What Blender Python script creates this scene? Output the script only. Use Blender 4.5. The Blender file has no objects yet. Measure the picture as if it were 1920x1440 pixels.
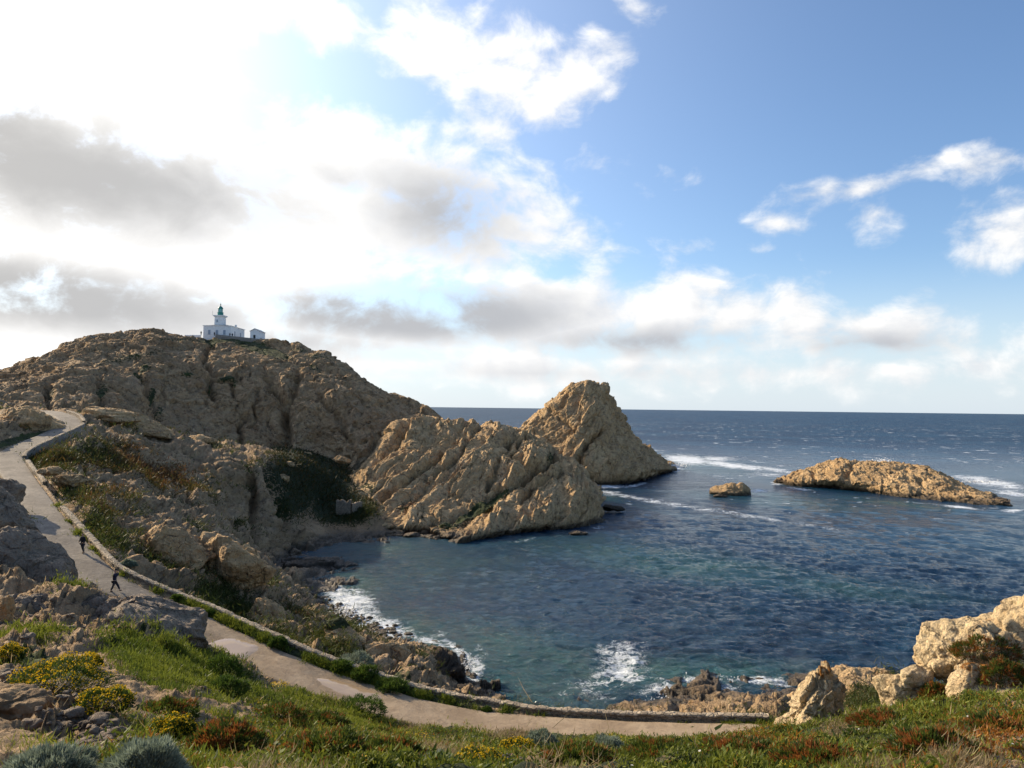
import bpy, math, random
import numpy as np
from mathutils import Vector, Matrix
R = math.radians
SC = bpy.context.scene
COL = SC.collection
rng = np.random.default_rng(7)
random.seed(7)

# ------------------------------------------------------------------ camera
F = 1400.0                      # focal length in pixels of a 1920 wide frame
EYE = 32.0
PITCH = math.atan(44.5 / F); ROLL = R(0.68)
cf = np.array([0, math.cos(PITCH), math.sin(PITCH)])
c_r0 = np.array([1.0, 0, 0]); c_u0 = np.array([0, -math.sin(PITCH), math.cos(PITCH)])
cr = math.cos(ROLL) * c_r0 + math.sin(ROLL) * c_u0
cu = -math.sin(ROLL) * c_r0 + math.cos(ROLL) * c_u0
cam = bpy.data.objects.new("camera", bpy.data.cameras.new("camera"))
COL.objects.link(cam); SC.camera = cam
M = Matrix.Identity(4)
for i in range(3):
    M[i][0] = cr[i]; M[i][1] = cu[i]; M[i][2] = -cf[i]
M[2][3] = EYE
cam.matrix_world = M
cam.data.sensor_width = 36.0; cam.data.lens = 36.0 * F / 1920
cam.data.clip_start = 0.1; cam.data.clip_end = 90000

# ------------------------------------------------------------------ world, sun
SUN_AZ = R(-57); SUN_EL = R(26)      # azimuth from +Y, negative = left of the view
sun_dir = Vector((math.sin(SUN_AZ) * math.cos(SUN_EL), math.cos(SUN_AZ) * math.cos(SUN_EL), math.sin(SUN_EL)))
sl = bpy.data.lights.new("sun", 'SUN'); so = bpy.data.objects.new("sun", sl); COL.objects.link(so)
sl.energy = 5.0; sl.angle = R(0.6); sl.color = (1.0, 0.83, 0.58)
so.rotation_euler = sun_dir.to_track_quat('Z', 'Y').to_euler()
SC.view_settings.view_transform = 'Standard'; SC.view_settings.look = 'None'
SC.view_settings.exposure = 0.5; SC.view_settings.gamma = 1.0
SC.cycles.max_bounces = 5; SC.cycles.diffuse_bounces = 2; SC.cycles.glossy_bounces = 2
SC.cycles.transparent_max_bounces = 4; SC.cycles.sample_clamp_indirect = 4.0
SC.cycles.use_denoising = True

def ray(px, py):
    d = cf + (px - 960) / F * cr + (720 - py) / F * cu
    return d
def azel(px, py):
    d = ray(px, py); d = d / np.linalg.norm(d)
    return math.atan2(d[0], d[1]), math.asin(d[2])

class NT:
    """tiny helper for node trees"""
    def __init__(s, tree): s.t = tree
    def n(s, typ, **kw):
        nd = s.t.nodes.new(typ)
        ins = kw.pop('ins', {})
        for k, v in kw.items(): setattr(nd, k, v)
        for k, v in ins.items():
            if isinstance(v, bpy.types.NodeSocket): s.t.links.new(v, nd.inputs[k])
            else: nd.inputs[k].default_value = v
        return nd
    def m(s, op, a, b=None, c=None, clamp=False):
        nd = s.t.nodes.new('ShaderNodeMath'); nd.operation = op; nd.use_clamp = clamp
        for i, v in enumerate((a, b, c)):
            if v is None: continue
            if isinstance(v, bpy.types.NodeSocket): s.t.links.new(v, nd.inputs[i])
            else: nd.inputs[i].default_value = v
        return nd.outputs[0]
    def vm(s, op, a, b=None, out=0):
        nd = s.t.nodes.new('ShaderNodeVectorMath'); nd.operation = op
        for i, v in enumerate((a, b)):
            if v is None: continue
            if isinstance(v, bpy.types.NodeSocket): s.t.links.new(v, nd.inputs[i])
            else: nd.inputs[i].default_value = v
        return nd.outputs[out]
    def ss(s, v, lo, hi, a=0.0, b=1.0):
        nd = s.t.nodes.new('ShaderNodeMapRange'); nd.interpolation_type = 'SMOOTHSTEP'
        s.t.links.new(v, nd.inputs[0])
        nd.inputs[1].default_value = lo; nd.inputs[2].default_value = hi
        nd.inputs[3].default_value = a; nd.inputs[4].default_value = b
        return nd.outputs[0]
    def mix(s, f, a, b, blend='MIX'):
        nd = s.t.nodes.new('ShaderNodeMix'); nd.data_type = 'RGBA'; nd.blend_type = blend
        for i, v in ((0, f), (6, a), (7, b)):
            if isinstance(v, bpy.types.NodeSocket): s.t.links.new(v, nd.inputs[i])
            elif i == 0: nd.inputs[0].default_value = v
            else: nd.inputs[i].default_value = (*v, 1) if len(v) == 3 else v
        return nd.outputs[2]
    def noise(s, vec, scale, detail=4, rough=0.5, dist=0.0, lac=2.0):
        nd = s.t.nodes.new('ShaderNodeTexNoise')
        s.t.links.new(vec, nd.inputs['Vector']); nd.inputs['Scale'].default_value = scale
        nd.inputs['Detail'].default_value = detail; nd.inputs['Roughness'].default_value = rough
        nd.inputs['Distortion'].default_value = dist; nd.inputs['Lacunarity'].default_value = lac
        return nd.outputs[0]
    def vor(s, vec, scale, feature='F1', rand=1.0):
        nd = s.t.nodes.new('ShaderNodeTexVoronoi'); nd.feature = feature
        s.t.links.new(vec, nd.inputs['Vector']); nd.inputs['Scale'].default_value = scale
        nd.inputs['Randomness'].default_value = rand
        return nd

W = bpy.data.worlds.new("World"); SC.world = W; W.use_nodes = True
W.node_tree.nodes.clear(); g = NT(W.node_tree)
out = g.n('ShaderNodeOutputWorld'); bg = g.n('ShaderNodeBackground')
bg.inputs['Strength'].default_value = 0.118
sky = g.n('ShaderNodeTexSky', sky_type='NISHITA', sun_disc=False)
sky.sun_elevation = SUN_EL; sky.sun_rotation = SUN_AZ
sky.altitude = 20; sky.air_density = 1.0; sky.dust_density = 0.6; sky.ozone_density = 2.0
tc = g.n('ShaderNodeTexCoord'); dirv = tc.outputs['Generated']
sep = g.n('ShaderNodeSeparateXYZ', ins={0: dirv})
az = g.m('ARCTAN2', sep.outputs[0], sep.outputs[1])
el = g.m('ARCSINE', sep.outputs[2])
uv = g.n('ShaderNodeCombineXYZ', ins={0: az, 1: el}).outputs[0]

def blobs(lst):
    """max of cones in azimuth/elevation; entry = px,py,half width px,half height px,tilt deg,weight"""
    acc = None
    for (px, py, a, b, rot, w) in lst:
        A, E = azel(px, py)
        mp = g.n('ShaderNodeMapping', vector_type='TEXTURE', ins={0: uv})
        mp.inputs[1].default_value = (A, E, 0)
        mp.inputs[2].default_value = (0, 0, R(rot))
        mp.inputs[3].default_value = (a / F, b / F, 1)
        ln = g.vm('LENGTH', mp.outputs[0], out=1)
        v = g.m('MULTIPLY_ADD', ln, -w, w)
        acc = v if acc is None else g.m('MAXIMUM', acc, v)
    return acc

cloud_blobs = [
    # big bank at the left, bright
    (100, 60, 420, 330, 0, 1.0), (60, 330, 620, 300, 0, 1.25), (380, 420, 640, 300, -6, 1.35), (700, 400, 470, 240, -14, 1.2),
    (930, 420, 270, 190, -20, 1.0), (150, 620, 900, 180, 0, 1.3), (760, 620, 560, 120, 0, 1.1), (600, 260, 260, 110, -15, .8),
    # upper middle plume
    (600, 30, 300, 80, -14, 1.0), (800, 90, 200, 110, -25, 1.05), (960, 140, 200, 150, -10, 1.1), (1090, 130, 120, 90, 20, .85),
    (930, 240, 110, 80, -30, .8), (1160, 95, 90, 50, 10, .6), (1190, 40, 60, 40, 0, .32),
    # small ones right of the bank
    (1120, 315, 110, 50, 0, .62), (1195, 345, 50, 30, 0, .4), (1170, 480, 80, 45, 0, .62), (1090, 450, 130, 110, 0, .7),
    # low band
    (1130, 590, 420, 125, 0, 1.5), (1390, 590, 220, 85, 0, 1.15), (1480, 625, 130, 80, 0, 1.1), (1670, 620, 190, 62, 0, 1.2), (1250, 575, 200, 70, 0, 1.1),
    (900, 690, 800, 80, 0, 1.0), (1500, 700, 600, 50, 0, .75), (1850, 690, 250, 60, 0, .65),
    # right wisps
    (1670, 338, 250, 34, 14, .80), (1880, 298, 130, 34, 6, .78), (1640, 402, 90, 55, 8, .92), (1540, 362, 100, 22, 10, .55), (1890, 442, 110, 70, 0, .9),
    (1470, 420, 90, 30, -10, .55), (1430, 468, 60, 20, 0, .45), (1290, 470, 50, 22, 0, .4), (1520, 540, 60, 25, 0, .42), (1360, 525, 90, 25, 0, .45), (1260, 330, 60, 25, 0, .3),
    (1930, 640, 110, 60, 0, .5), (1790, 430, 60, 35, 0, .25),
]
dark_blobs = [
    (100, 320, 620, 150, -3, 1.25), (-60, 240, 320, 130, 0, 1.2), (60, 555, 560, 95, -4, 1.35), (780, 590, 420, 72, 0, 1.7), (830, 400, 240, 120, -8, 1.1), (640, 340, 200, 60, -10, .5),
    (500, 640, 500, 60, 0, .75), (1200, 640, 300, 45, 0, 1.1), (1640, 645, 200, 35, 0, .9), (1000, 700, 700, 35, 0, .45), (480, 380, 300, 100, 0, .45), (950, 230, 150, 60, 0, .25), (1030, 560, 150, 45, 0, .5),
]
mask = blobs(cloud_blobs)
dmask = blobs(dark_blobs)
# noise coordinates: flatter toward the horizon
stretch = g.n('ShaderNodeMapping', ins={0: uv}); stretch.inputs[3].default_value = (1, 1.45, 1); stretch.inputs[1].default_value = (3.1, 1.7, 0)
P0 = stretch.outputs[0]
warp = g.n('ShaderNodeTexNoise', ins={'Vector': P0, 'Scale': 5.0, 'Detail': 3.0})
wv = g.vm('SCALE', g.vm('SUBTRACT', warp.outputs['Color'], (0.5, 0.5, 0.5)));
W.node_tree.nodes[wv.node.name].inputs['Scale'].default_value = 0.09
P1 = g.vm('ADD', P0, wv)
def cn(vec):
    a = g.noise(vec, 8.5, 10, 0.59, 0.1, 2.15)
    v = g.vor(vec, 24.0, 'SMOOTH_F1'); v.inputs['Smoothness'].default_value = 0.7
    b = g.m('SUBTRACT', 0.62, v.outputs['Distance'])
    return g.m('MULTIPLY_ADD', b, 0.22, a)
n0 = cn(P1)
sunoff = g.vm('ADD', P1, (-0.016, 0.020, 0))
n1 = cn(sunoff)
cov = g.m('ADD', mask, g.m('MULTIPLY', g.m('SUBTRACT', n0, 0.585), 2.7))
# clouds elsewhere round the sky, thin
behind = g.m('MULTIPLY_ADD', g.m('ABSOLUTE', az), 1.2, -0.95, clamp=True)
alpha = g.ss(g.m('ADD', cov, g.m('MULTIPLY', behind, 0.25)), 0.0, 0.85)
above = g.ss(el, -0.005, 0.03)
alpha = g.m('MULTIPLY', alpha, above)
# shading
lit = g.m('MULTIPLY_ADD', g.m('SUBTRACT', n0, n1), 1.8, 0.60, clamp=True)
dk = g.m('ADD', dmask, g.m('MULTIPLY', g.m('SUBTRACT', n0, 0.58), .8))
dk = g.ss(dk, -0.1, 1.1)
sdot = g.vm('DOT_PRODUCT', dirv, tuple(sun_dir), out=1)
prox = g.m('POWER', g.m('MAXIMUM', sdot, 0.0), 3.0)
bright = g.mix(lit, (3.9, 4.1, 4.5), (7.0, 6.9, 6.7))
bright = g.mix(prox, bright, (9.5, 9.3, 9.0))
gray = g.mix(prox, (2.9, 3.05, 3.35), (3.3, 3.2, 3.05))
ccol = g.mix(g.m('MULTIPLY', dk, 0.93), bright, gray)
# air near the sun
glow = g.m('ADD', g.m('POWER', g.m('MAXIMUM', sdot, 0.0), 8.0), g.m('MULTIPLY', g.m('POWER', g.m('MAXIMUM', sdot, 0.0), 2.5), .36))
glowc = g.vm('SCALE', (1.0, 0.99, 0.96)); glowc.node.inputs['Scale'].default_value = 1
W.node_tree.links.new(g.m('MULTIPLY', glow, 7.5), glowc.node.inputs['Scale'])
skyc = g.n('ShaderNodeMix', data_type='RGBA', blend_type='MULTIPLY'); skyc.inputs[0].default_value = 1
W.node_tree.links.new(sky.outputs[0], skyc.inputs[6]); skyc.inputs[7].default_value = (0.86, 0.96, 1.08, 1)
base = g.mix(1.0, skyc.outputs[2], glowc, 'ADD')
hz = g.ss(el, 0.0, 0.20, 0.8, 0.0)
base = g.mix(hz, base, (4.6, 5.2, 5.8))
fin = g.mix(alpha, base, ccol)
W.node_tree.links.new(fin, bg.inputs[0]); W.node_tree.links.new(bg.outputs[0], out.inputs[0])
W.cycles.sampling_method = 'MANUAL'; W.cycles.sample_map_resolution = 1024

# ------------------------------------------------------------------ helpers
def q(px, py, D):
    d = ray(px, py); t = D / d[1]
    return np.array([d[0] * t, D, EYE + d[2] * t])
def qz(px, py, z):
    d = ray(px, py); t = (z - EYE) / d[2]
    return np.array([d[0] * t, d[1] * t, z])
def sz(px, D, z):
    """on image column px, at depth D and height z"""
    x = (px - 960) / F * D
    return np.array([x, D, z])
def proj(P):
    v = P - np.array([0, 0, EYE]); w = v @ cf
    w = np.where(w < 0.3, 0.3, w)
    return 960 + F * (v @ cr) / w, 720 - F * (v @ cu) / w

_perm = rng.permutation(256).astype(np.int32); _perm = np.concatenate([_perm, _perm, _perm])
_gr = rng.normal(size=(256, 3)).astype(np.float32); _gr /= np.linalg.norm(_gr, axis=1)[:, None]
def perlin(p):
    p = np.asarray(p, np.float32); s = p.shape[:-1]; p = p.reshape(-1, 3)
    res = np.empty(len(p), np.float32)
    for a in range(0, len(p), 200000):
        c = p[a:a + 200000]; i = np.floor(c).astype(np.int32); f = c - i
        i &= 255; u = f * f * f * (f * (f * 6 - 15) + 10)
        r = 0
        for dx in (0, 1):
            wx = u[:, 0] if dx else 1 - u[:, 0]; hx = _perm[i[:, 0] + dx]
            for dy in (0, 1):
                wy = u[:, 1] if dy else 1 - u[:, 1]; hy = _perm[hx + i[:, 1] + dy]
                for dz in (0, 1):
                    wz = u[:, 2] if dz else 1 - u[:, 2]
                    gg = _gr[_perm[hy + i[:, 2] + dz]]
                    d = gg[:, 0] * (f[:, 0] - dx) + gg[:, 1] * (f[:, 1] - dy) + gg[:, 2] * (f[:, 2] - dz)
                    r = r + wx * wy * wz * d
        res[a:a + 200000] = r * 1.6
    return res.reshape(s)
def fbm(p, octv=5, gain=0.5, lac=2.03):
    r = 0; a = 1.0; t = 0
    p = np.asarray(p, np.float32)
    for k in range(octv):
        r = r + a * perlin(p + 17.3 * k); t += a; a *= gain; p = p * lac
    return r / t
def ridged(p, octv=5, gain=0.5, lac=2.1):
    r = 0; a = 1.0; t = 0
    p = np.asarray(p, np.float32)
    for k in range(octv):
        n = 1 - np.abs(perlin(p + 9.1 * k)) * 1.6; r = r + a * n; t += a; a *= gain; p = p * lac
    return r / t
_jit = rng.random((256, 3)).astype(np.float32)
def worley(p):
    """F1, F2, cell random"""
    p = np.asarray(p, np.float32); s = p.shape[:-1]; p = p.reshape(-1, 3)
    o1 = np.empty(len(p), np.float32); o2 = np.empty_like(o1); oc = np.empty_like(o1)
    for a in range(0, len(p), 200000):
        c = p[a:a + 200000]; i = np.floor(c).astype(np.int32); f = c - i
        b1 = np.full(len(c), 9, np.float32); b2 = b1.copy(); bc = np.zeros(len(c), np.float32)
        for dx in (-1, 0, 1):
            hx = _perm[(i[:, 0] + dx) & 255]
            for dy in (-1, 0, 1):
                hy = _perm[hx + ((i[:, 1] + dy) & 255)]
                for dz in (-1, 0, 1):
                    h = _perm[hy + ((i[:, 2] + dz) & 255)]; j = _jit[h]
                    d = (j[:, 0] + dx - f[:, 0]) ** 2 + (j[:, 1] + dy - f[:, 1]) ** 2 + (j[:, 2] + dz - f[:, 2]) ** 2
                    m = d < b1
                    b2 = np.where(m, b1, np.minimum(b2, d)); bc = np.where(m, h / 255.0, bc); b1 = np.where(m, d, b1)
        o1[a:a + 200000] = np.sqrt(b1); o2[a:a + 200000] = np.sqrt(b2); oc[a:a + 200000] = bc
    return o1.reshape(s), o2.reshape(s), oc.reshape(s)

_rv = rng.normal(size=(256, 3)).astype(np.float32); _rv /= np.linalg.norm(_rv, axis=1)[:, None]
def facet(p):
    """each cell is a tilted plane: chipped, angular relief"""
    p = np.asarray(p, np.float32); s = p.shape[:-1]; p = p.reshape(-1, 3); o = np.empty(len(p), np.float32)
    for a in range(0, len(p), 200000):
        c = p[a:a + 200000]; i = np.floor(c).astype(np.int32); f = c - i
        b1 = np.full(len(c), 9, np.float32); r_ = np.zeros(len(c), np.float32)
        for dx in (-1, 0, 1):
            hx = _perm[(i[:, 0] + dx) & 255]
            for dy in (-1, 0, 1):
                hy = _perm[hx + ((i[:, 1] + dy) & 255)]
                for dz in (-1, 0, 1):
                    h = _perm[hy + ((i[:, 2] + dz) & 255)]; j = _jit[h]; g_ = _rv[h]
                    vx = f[:, 0] - j[:, 0] - dx; vy = f[:, 1] - j[:, 1] - dy; vz = f[:, 2] - j[:, 2] - dz
                    d = vx * vx + vy * vy + vz * vz; m = d < b1
                    r_ = np.where(m, vx * g_[:, 0] + vy * g_[:, 1] + vz * g_[:, 2], r_); b1 = np.where(m, d, b1)
        o[a:a + 200000] = r_
    return o.reshape(s)
def sstep(x, a, b):
    t = np.clip((x - a) / (b - a), 0, 1); return t * t * (3 - 2 * t)

def tag(o, label=None, cat=None, group=None, kind=None):
    if label: o['label'] = label
    if cat: o['category'] = cat
    if group: o['group'] = group
    if kind: o['kind'] = kind
    return o
def empty(name, loc, label, cat, group=None, rz=0):
    o = bpy.data.objects.new(name, None); COL.objects.link(o); o.location = loc; o.rotation_euler = (0, 0, rz)
    o.empty_display_size = 0.3
    return tag(o, label, cat, group)
def mesh_obj(name, V, faces, mat, parent=None, smooth=True, attrs=None, cols=None):
    """faces: array (n,k) of k-gons, or list of arrays"""
    V = np.asarray(V, np.float32).reshape(-1, 3)
    if not isinstance(faces, list): faces = [faces]
    faces = [np.asarray(f, np.int32) for f in faces if len(f)]
    me = bpy.data.meshes.new(name)
    me.vertices.add(len(V)); me.vertices.foreach_set('co', V.ravel())
    nl = sum(f.size for f in faces); npo = sum(len(f) for f in faces)
    me.loops.add(nl); me.polygons.add(npo)
    me.loops.foreach_set('vertex_index', np.concatenate([f.ravel() for f in faces]))
    tot = np.concatenate([np.full(len(f), f.shape[1], np.int32) for f in faces])
    st = np.concatenate([[0], np.cumsum(tot)[:-1]]).astype(np.int32)
    me.polygons.foreach_set('loop_start', st)
    me.polygons.foreach_set('use_smooth', np.full(npo, smooth))
    me.update(calc_edges=True)
    for k, v in (attrs or {}).items():
        at = me.attributes.new(k, 'FLOAT', 'POINT'); at.data.foreach_set('value', np.asarray(v, np.float32).ravel())
    if cols is not None:
        at = me.attributes.new('tint', 'FLOAT_COLOR', 'POINT')
        c = np.ones((len(V), 4), np.float32); c[:, :3] = cols; at.data.foreach_set('color', c.ravel())
    me.materials.append(mat)
    o = bpy.data.objects.new(name, me); COL.objects.link(o)
    if parent: o.parent = parent
    return o
def grid_faces(nv, nu, wrap=False):
    i = np.arange(nv - 1)[:, None]; j = np.arange(nu if wrap else nu - 1)[None, :]
    j2 = (j + 1) % nu
    return np.stack([i * nu + j, i * nu + j2, (i + 1) * nu + j2, (i + 1) * nu + j], -1).reshape(-1, 4)
def grid_normals(G):
    du = np.gradient(G, axis=1); dv = np.gradient(G, axis=0)
    n = np.cross(du, dv); n /= np.linalg.norm(n, axis=-1)[..., None] + 1e-9
    return n

# ------------------------------------------------------------------ materials
def new_mat(name):
    m = bpy.data.materials.new(name); m.use_nodes = True; m.node_tree.nodes.clear()
    gg = NT(m.node_tree); o = gg.n('ShaderNodeOutputMaterial'); b = gg.n('ShaderNodeBsdfPrincipled')
    m.node_tree.links.new(b.outputs[0], o.inputs[0]); b.inputs['Roughness'].default_value = 0.85
    b.inputs['Specular IOR Level'].default_value = 0.25
    gg.b = b; gg.link = m.node_tree.links.new; gg.m_ = m
    return gg
def attr(gg, name, out=2):
    a = gg.n('ShaderNodeAttribute'); a.attribute_name = name; return a.outputs[out]

def rock_material(name, c_light, c_mid, c_dark, rust=(0.36, 0.17, 0.07), rust_amt=0.35, veg=True, wet=True, scale=1.0, bump=0.9, gray=(0.38, 0.30, 0.205), gray_amt=0.4):
    k = new_mat(name)
    pos = k.n('ShaderNodeNewGeometry').outputs['Position']
    a = k.noise(pos, 0.09 * scale, 6, 0.6, 0.4)
    b = k.noise(pos, 0.7 * scale, 6, 0.65, 0.3)
    c = k.noise(pos, 5.0 * scale, 4, 0.7)
    col = k.mix(k.ss(a, 0.35, 0.65), c_mid, c_light)
    col = k.mix(k.m('MULTIPLY', k.ss(b, 0.42, 0.7), 0.6), col, c_dark)
    g2 = k.noise(pos, 0.16 * scale, 5, 0.6, 0.6)
    col = k.mix(k.m('MULTIPLY', k.ss(g2, 0.48, 0.66), gray_amt), col, gray)
    r2 = k.noise(pos, 0.33 * scale, 6, 0.7, 0.8)
    col = k.mix(k.m('MULTIPLY', k.ss(r2, 0.55, 0.72), rust_amt), col, rust)
    col = k.mix(k.m('MULTIPLY', k.ss(c, 0.42, 0.8), 0.35), col, (0.09, 0.07, 0.05))
    sp = k.noise(pos, 2.2 * scale, 5, 0.75)
    col = k.mix(k.m('MULTIPLY', k.ss(sp, 0.57, 0.68), 0.65), col, (0.06, 0.048, 0.035))
    pit = k.noise(pos, 0.8 * scale, 7, 0.8, 1.0)
    col = k.mix(k.m('MULTIPLY', k.ss(pit, 0.56, 0.66), 0.6), col, (0.10, 0.07, 0.05))
    wpn = k.n('ShaderNodeTexNoise', ins={'Vector': pos, 'Scale': .35 * scale, 'Detail': 5.0}); wpv = k.vm('SCALE', wpn.outputs['Color']); wpv.node.inputs['Scale'].default_value = 5.0 / scale
    cv = k.vor(k.vm('ADD', pos, wpv), .20 * scale, 'DISTANCE_TO_EDGE')
    ck = k.m('MULTIPLY', k.ss(cv.outputs[0], 0.0, 0.035, 1.0, 0.0), k.ss(b, .38, .6))
    col = k.mix(k.m('MULTIPLY', ck, .7), col, (0.07, 0.05, 0.035))
    if not veg:
        lich = attr(k, 'rust')
        col = k.mix(k.ss(k.m('ADD', lich, k.m('MULTIPLY', k.m('SUBTRACT', b, .5), 1.6)), .45, .7), col, (0.30, 0.12, 0.02))
    rough = 0.9
    if wet:
        z = k.n('ShaderNodeSeparateXYZ', ins={0: pos}).outputs[2]
        zz = k.m('ADD', z, k.m('MULTIPLY', k.m('SUBTRACT', b, 0.5), 3.0))
        w = k.ss(zz, 0.7, 2.3, 1.0, 0.0)
        col = k.mix(k.m('MULTIPLY', w, 0.86), col, (0.035, 0.028, 0.02))
        k.link(k.m('MULTIPLY_ADD', w, -0.45, 0.9), k.b.inputs['Roughness'])
    if veg:
        v = attr(k, 'veg')
        n1 = k.noise(pos, 1.6, 5, 0.7); n3 = k.noise(pos, 0.35, 3, 0.5)
        vv = k.m('ADD', v, k.m('MULTIPLY', k.m('SUBTRACT', n1, 0.5), 1.5))
        vf = k.ss(vv, 0.42, 0.6)
        gcol = k.mix(k.ss(n3, 0.4, 0.62), (0.028, 0.042, 0.011), (0.065, 0.085, 0.018))
        gcol = k.mix(k.ss(c, 0.3, 0.75), gcol, (0.022, 0.026, 0.010))
        gcol = k.mix(attr(k, 'hill_shade'), gcol, (0.016, 0.028, 0.008))  # shadow of the hill over the green hollow, put into the plant colour
        rr = attr(k, 'rust')
        rf = k.ss(k.m('ADD', rr, k.m('MULTIPLY', k.m('SUBTRACT', r2, 0.5), 2.0)), 0.4, 0.7)
        gcol = k.mix(rf, gcol, (0.11, 0.05, 0.02))
        col = k.mix(vf, col, gcol)
    k.link(col, k.b.inputs['Base Color'])
    h1 = k.noise(pos, 0.9 * scale, 10, 0.74, 0.3)
    v1 = k.vor(pos, 1.1 * scale, 'DISTANCE_TO_EDGE'); e1 = k.ss(v1.outputs[0], 0.0, 0.12)
    def fac(sc_, am):
        mpf = k.vm('SCALE', pos); mpf.node.inputs['Scale'].default_value = sc_
        vv_ = k.vor(mpf, 1.0); rel = k.vm('SUBTRACT', mpf, vv_.outputs['Position']); cc = k.vm('SUBTRACT', vv_.outputs['Color'], (.5, .5, .5))
        return k.m('MULTIPLY', k.vm('DOT_PRODUCT', rel, cc, out=1), am)
    hh = k.m('ADD', k.m('MULTIPLY_ADD', e1, 0.12, h1), k.m('MULTIPLY', ck, -.35))
    hh = k.m('ADD', hh, k.m('ADD', fac(1.3 * scale, .9), fac(3.6 * scale, .45)))
    bp = k.n('ShaderNodeBump', ins={'Height': hh, 'Strength': bump, 'Distance': 0.9 / scale})
    k.link(bp.outputs[0], k.b.inputs['Normal'])
    return k.m_

M_WET = rock_material('wet_dark_rock', (0.13, 0.095, 0.065), (0.09, 0.066, 0.045), (0.045, 0.034, 0.025), rust_amt=0.2, veg=False, wet=True, scale=1.5, gray_amt=.2, gray=(.12,.11,.09))
M_ROCK = rock_material('granite', (0.74, 0.50, 0.255), (0.60, 0.385, 0.185), (0.34, 0.20, 0.095), rust=(.42, .22, .09), rust_amt=0.5, gray_amt=.3)
M_HILL = rock_material('hill_granite', (0.55, 0.37, 0.20), (0.42, 0.27, 0.14), (0.22, 0.13, 0.066), rust=(0.36, 0.16, 0.065), rust_amt=0.55, gray_amt=.3)
M_PALE = rock_material('pale_granite', (0.78, 0.59, 0.34), (0.67, 0.49, 0.27), (0.42, 0.28, 0.145), rust=(0.40, 0.17, 0.04), rust_amt=0.45, veg=False, wet=False, scale=3.0, gray_amt=0.15)
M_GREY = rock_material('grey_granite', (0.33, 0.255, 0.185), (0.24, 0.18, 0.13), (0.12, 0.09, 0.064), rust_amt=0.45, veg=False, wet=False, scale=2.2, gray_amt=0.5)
M_TERR = rock_material('slope_rock_and_soil', (0.48, 0.325, 0.18), (0.34, 0.225, 0.12), (0.17, 0.108, 0.058), rust_amt=0.5, scale=1.5, bump=.8, gray_amt=.3)

# ------------------------------------------------------------------ lofted rock masses
def resample(row, n):
    row = np.asarray(row, float)
    m = len(row)
    t = np.linspace(0, m - 1, n); i = np.clip(t.astype(int), 0, m - 2); f = (t - i)[:, None]
    p0 = row[np.maximum(i - 1, 0)]; p1 = row[i]; p2 = row[i + 1]; p3 = row[np.minimum(i + 2, m - 1)]
    cm = 0.5 * ((2 * p1) + (-p0 + p2) * f + (2 * p0 - 5 * p1 + 4 * p2 - p3) * f ** 2 + (-p0 + 3 * p1 - 3 * p2 + p3) * f ** 3)
    return 0.7 * cm + 0.3 * (p1 * (1 - f) + p2 * f)
def loft(rows, nu, nv, vis=None):
    A = np.stack([resample(r, nu) for r in rows])              # rows, nu, 3
    seg = np.linalg.norm(np.diff(A, axis=0), axis=-1).mean(1)
    if vis is not None: seg = seg * np.asarray(vis)
    cum = np.concatenate([[0], np.cumsum(seg)])
    t = np.linspace(0, cum[-1], nv)
    par = np.interp(t, cum, np.arange(len(rows)))
    i = np.clip(par.astype(int), 0, len(rows) - 2); f = (par - i)[:, None, None]
    p0 = A[np.maximum(i - 1, 0)]; p1 = A[i]; p2 = A[i + 1]; p3 = A[np.minimum(i + 2, len(rows) - 1)]
    cm = 0.5 * ((2 * p1) + (-p0 + p2) * f + (2 * p0 - 5 * p1 + 4 * p2 - p3) * f ** 2 + (-p0 + 3 * p1 - 3 * p2 + p3) * f ** 3)
    return 0.6 * cm + 0.4 * (p1 * (1 - f) + p2 * f)
def pline_dist(X, Y, pl):
    d = np.full(X.shape, 1e9); 
    pl = np.asarray(pl, float)
    for a, b in zip(pl[:-1], pl[1:]):
        ab = b - a; t = np.clip(((X - a[0]) * ab[0] + (Y - a[1]) * ab[1]) / (ab @ ab + 1e-9), 0, 1)
        d = np.minimum(d, np.hypot(X - a[0] - t * ab[0], Y - a[1] - t * ab[1]))
    return d
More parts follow.
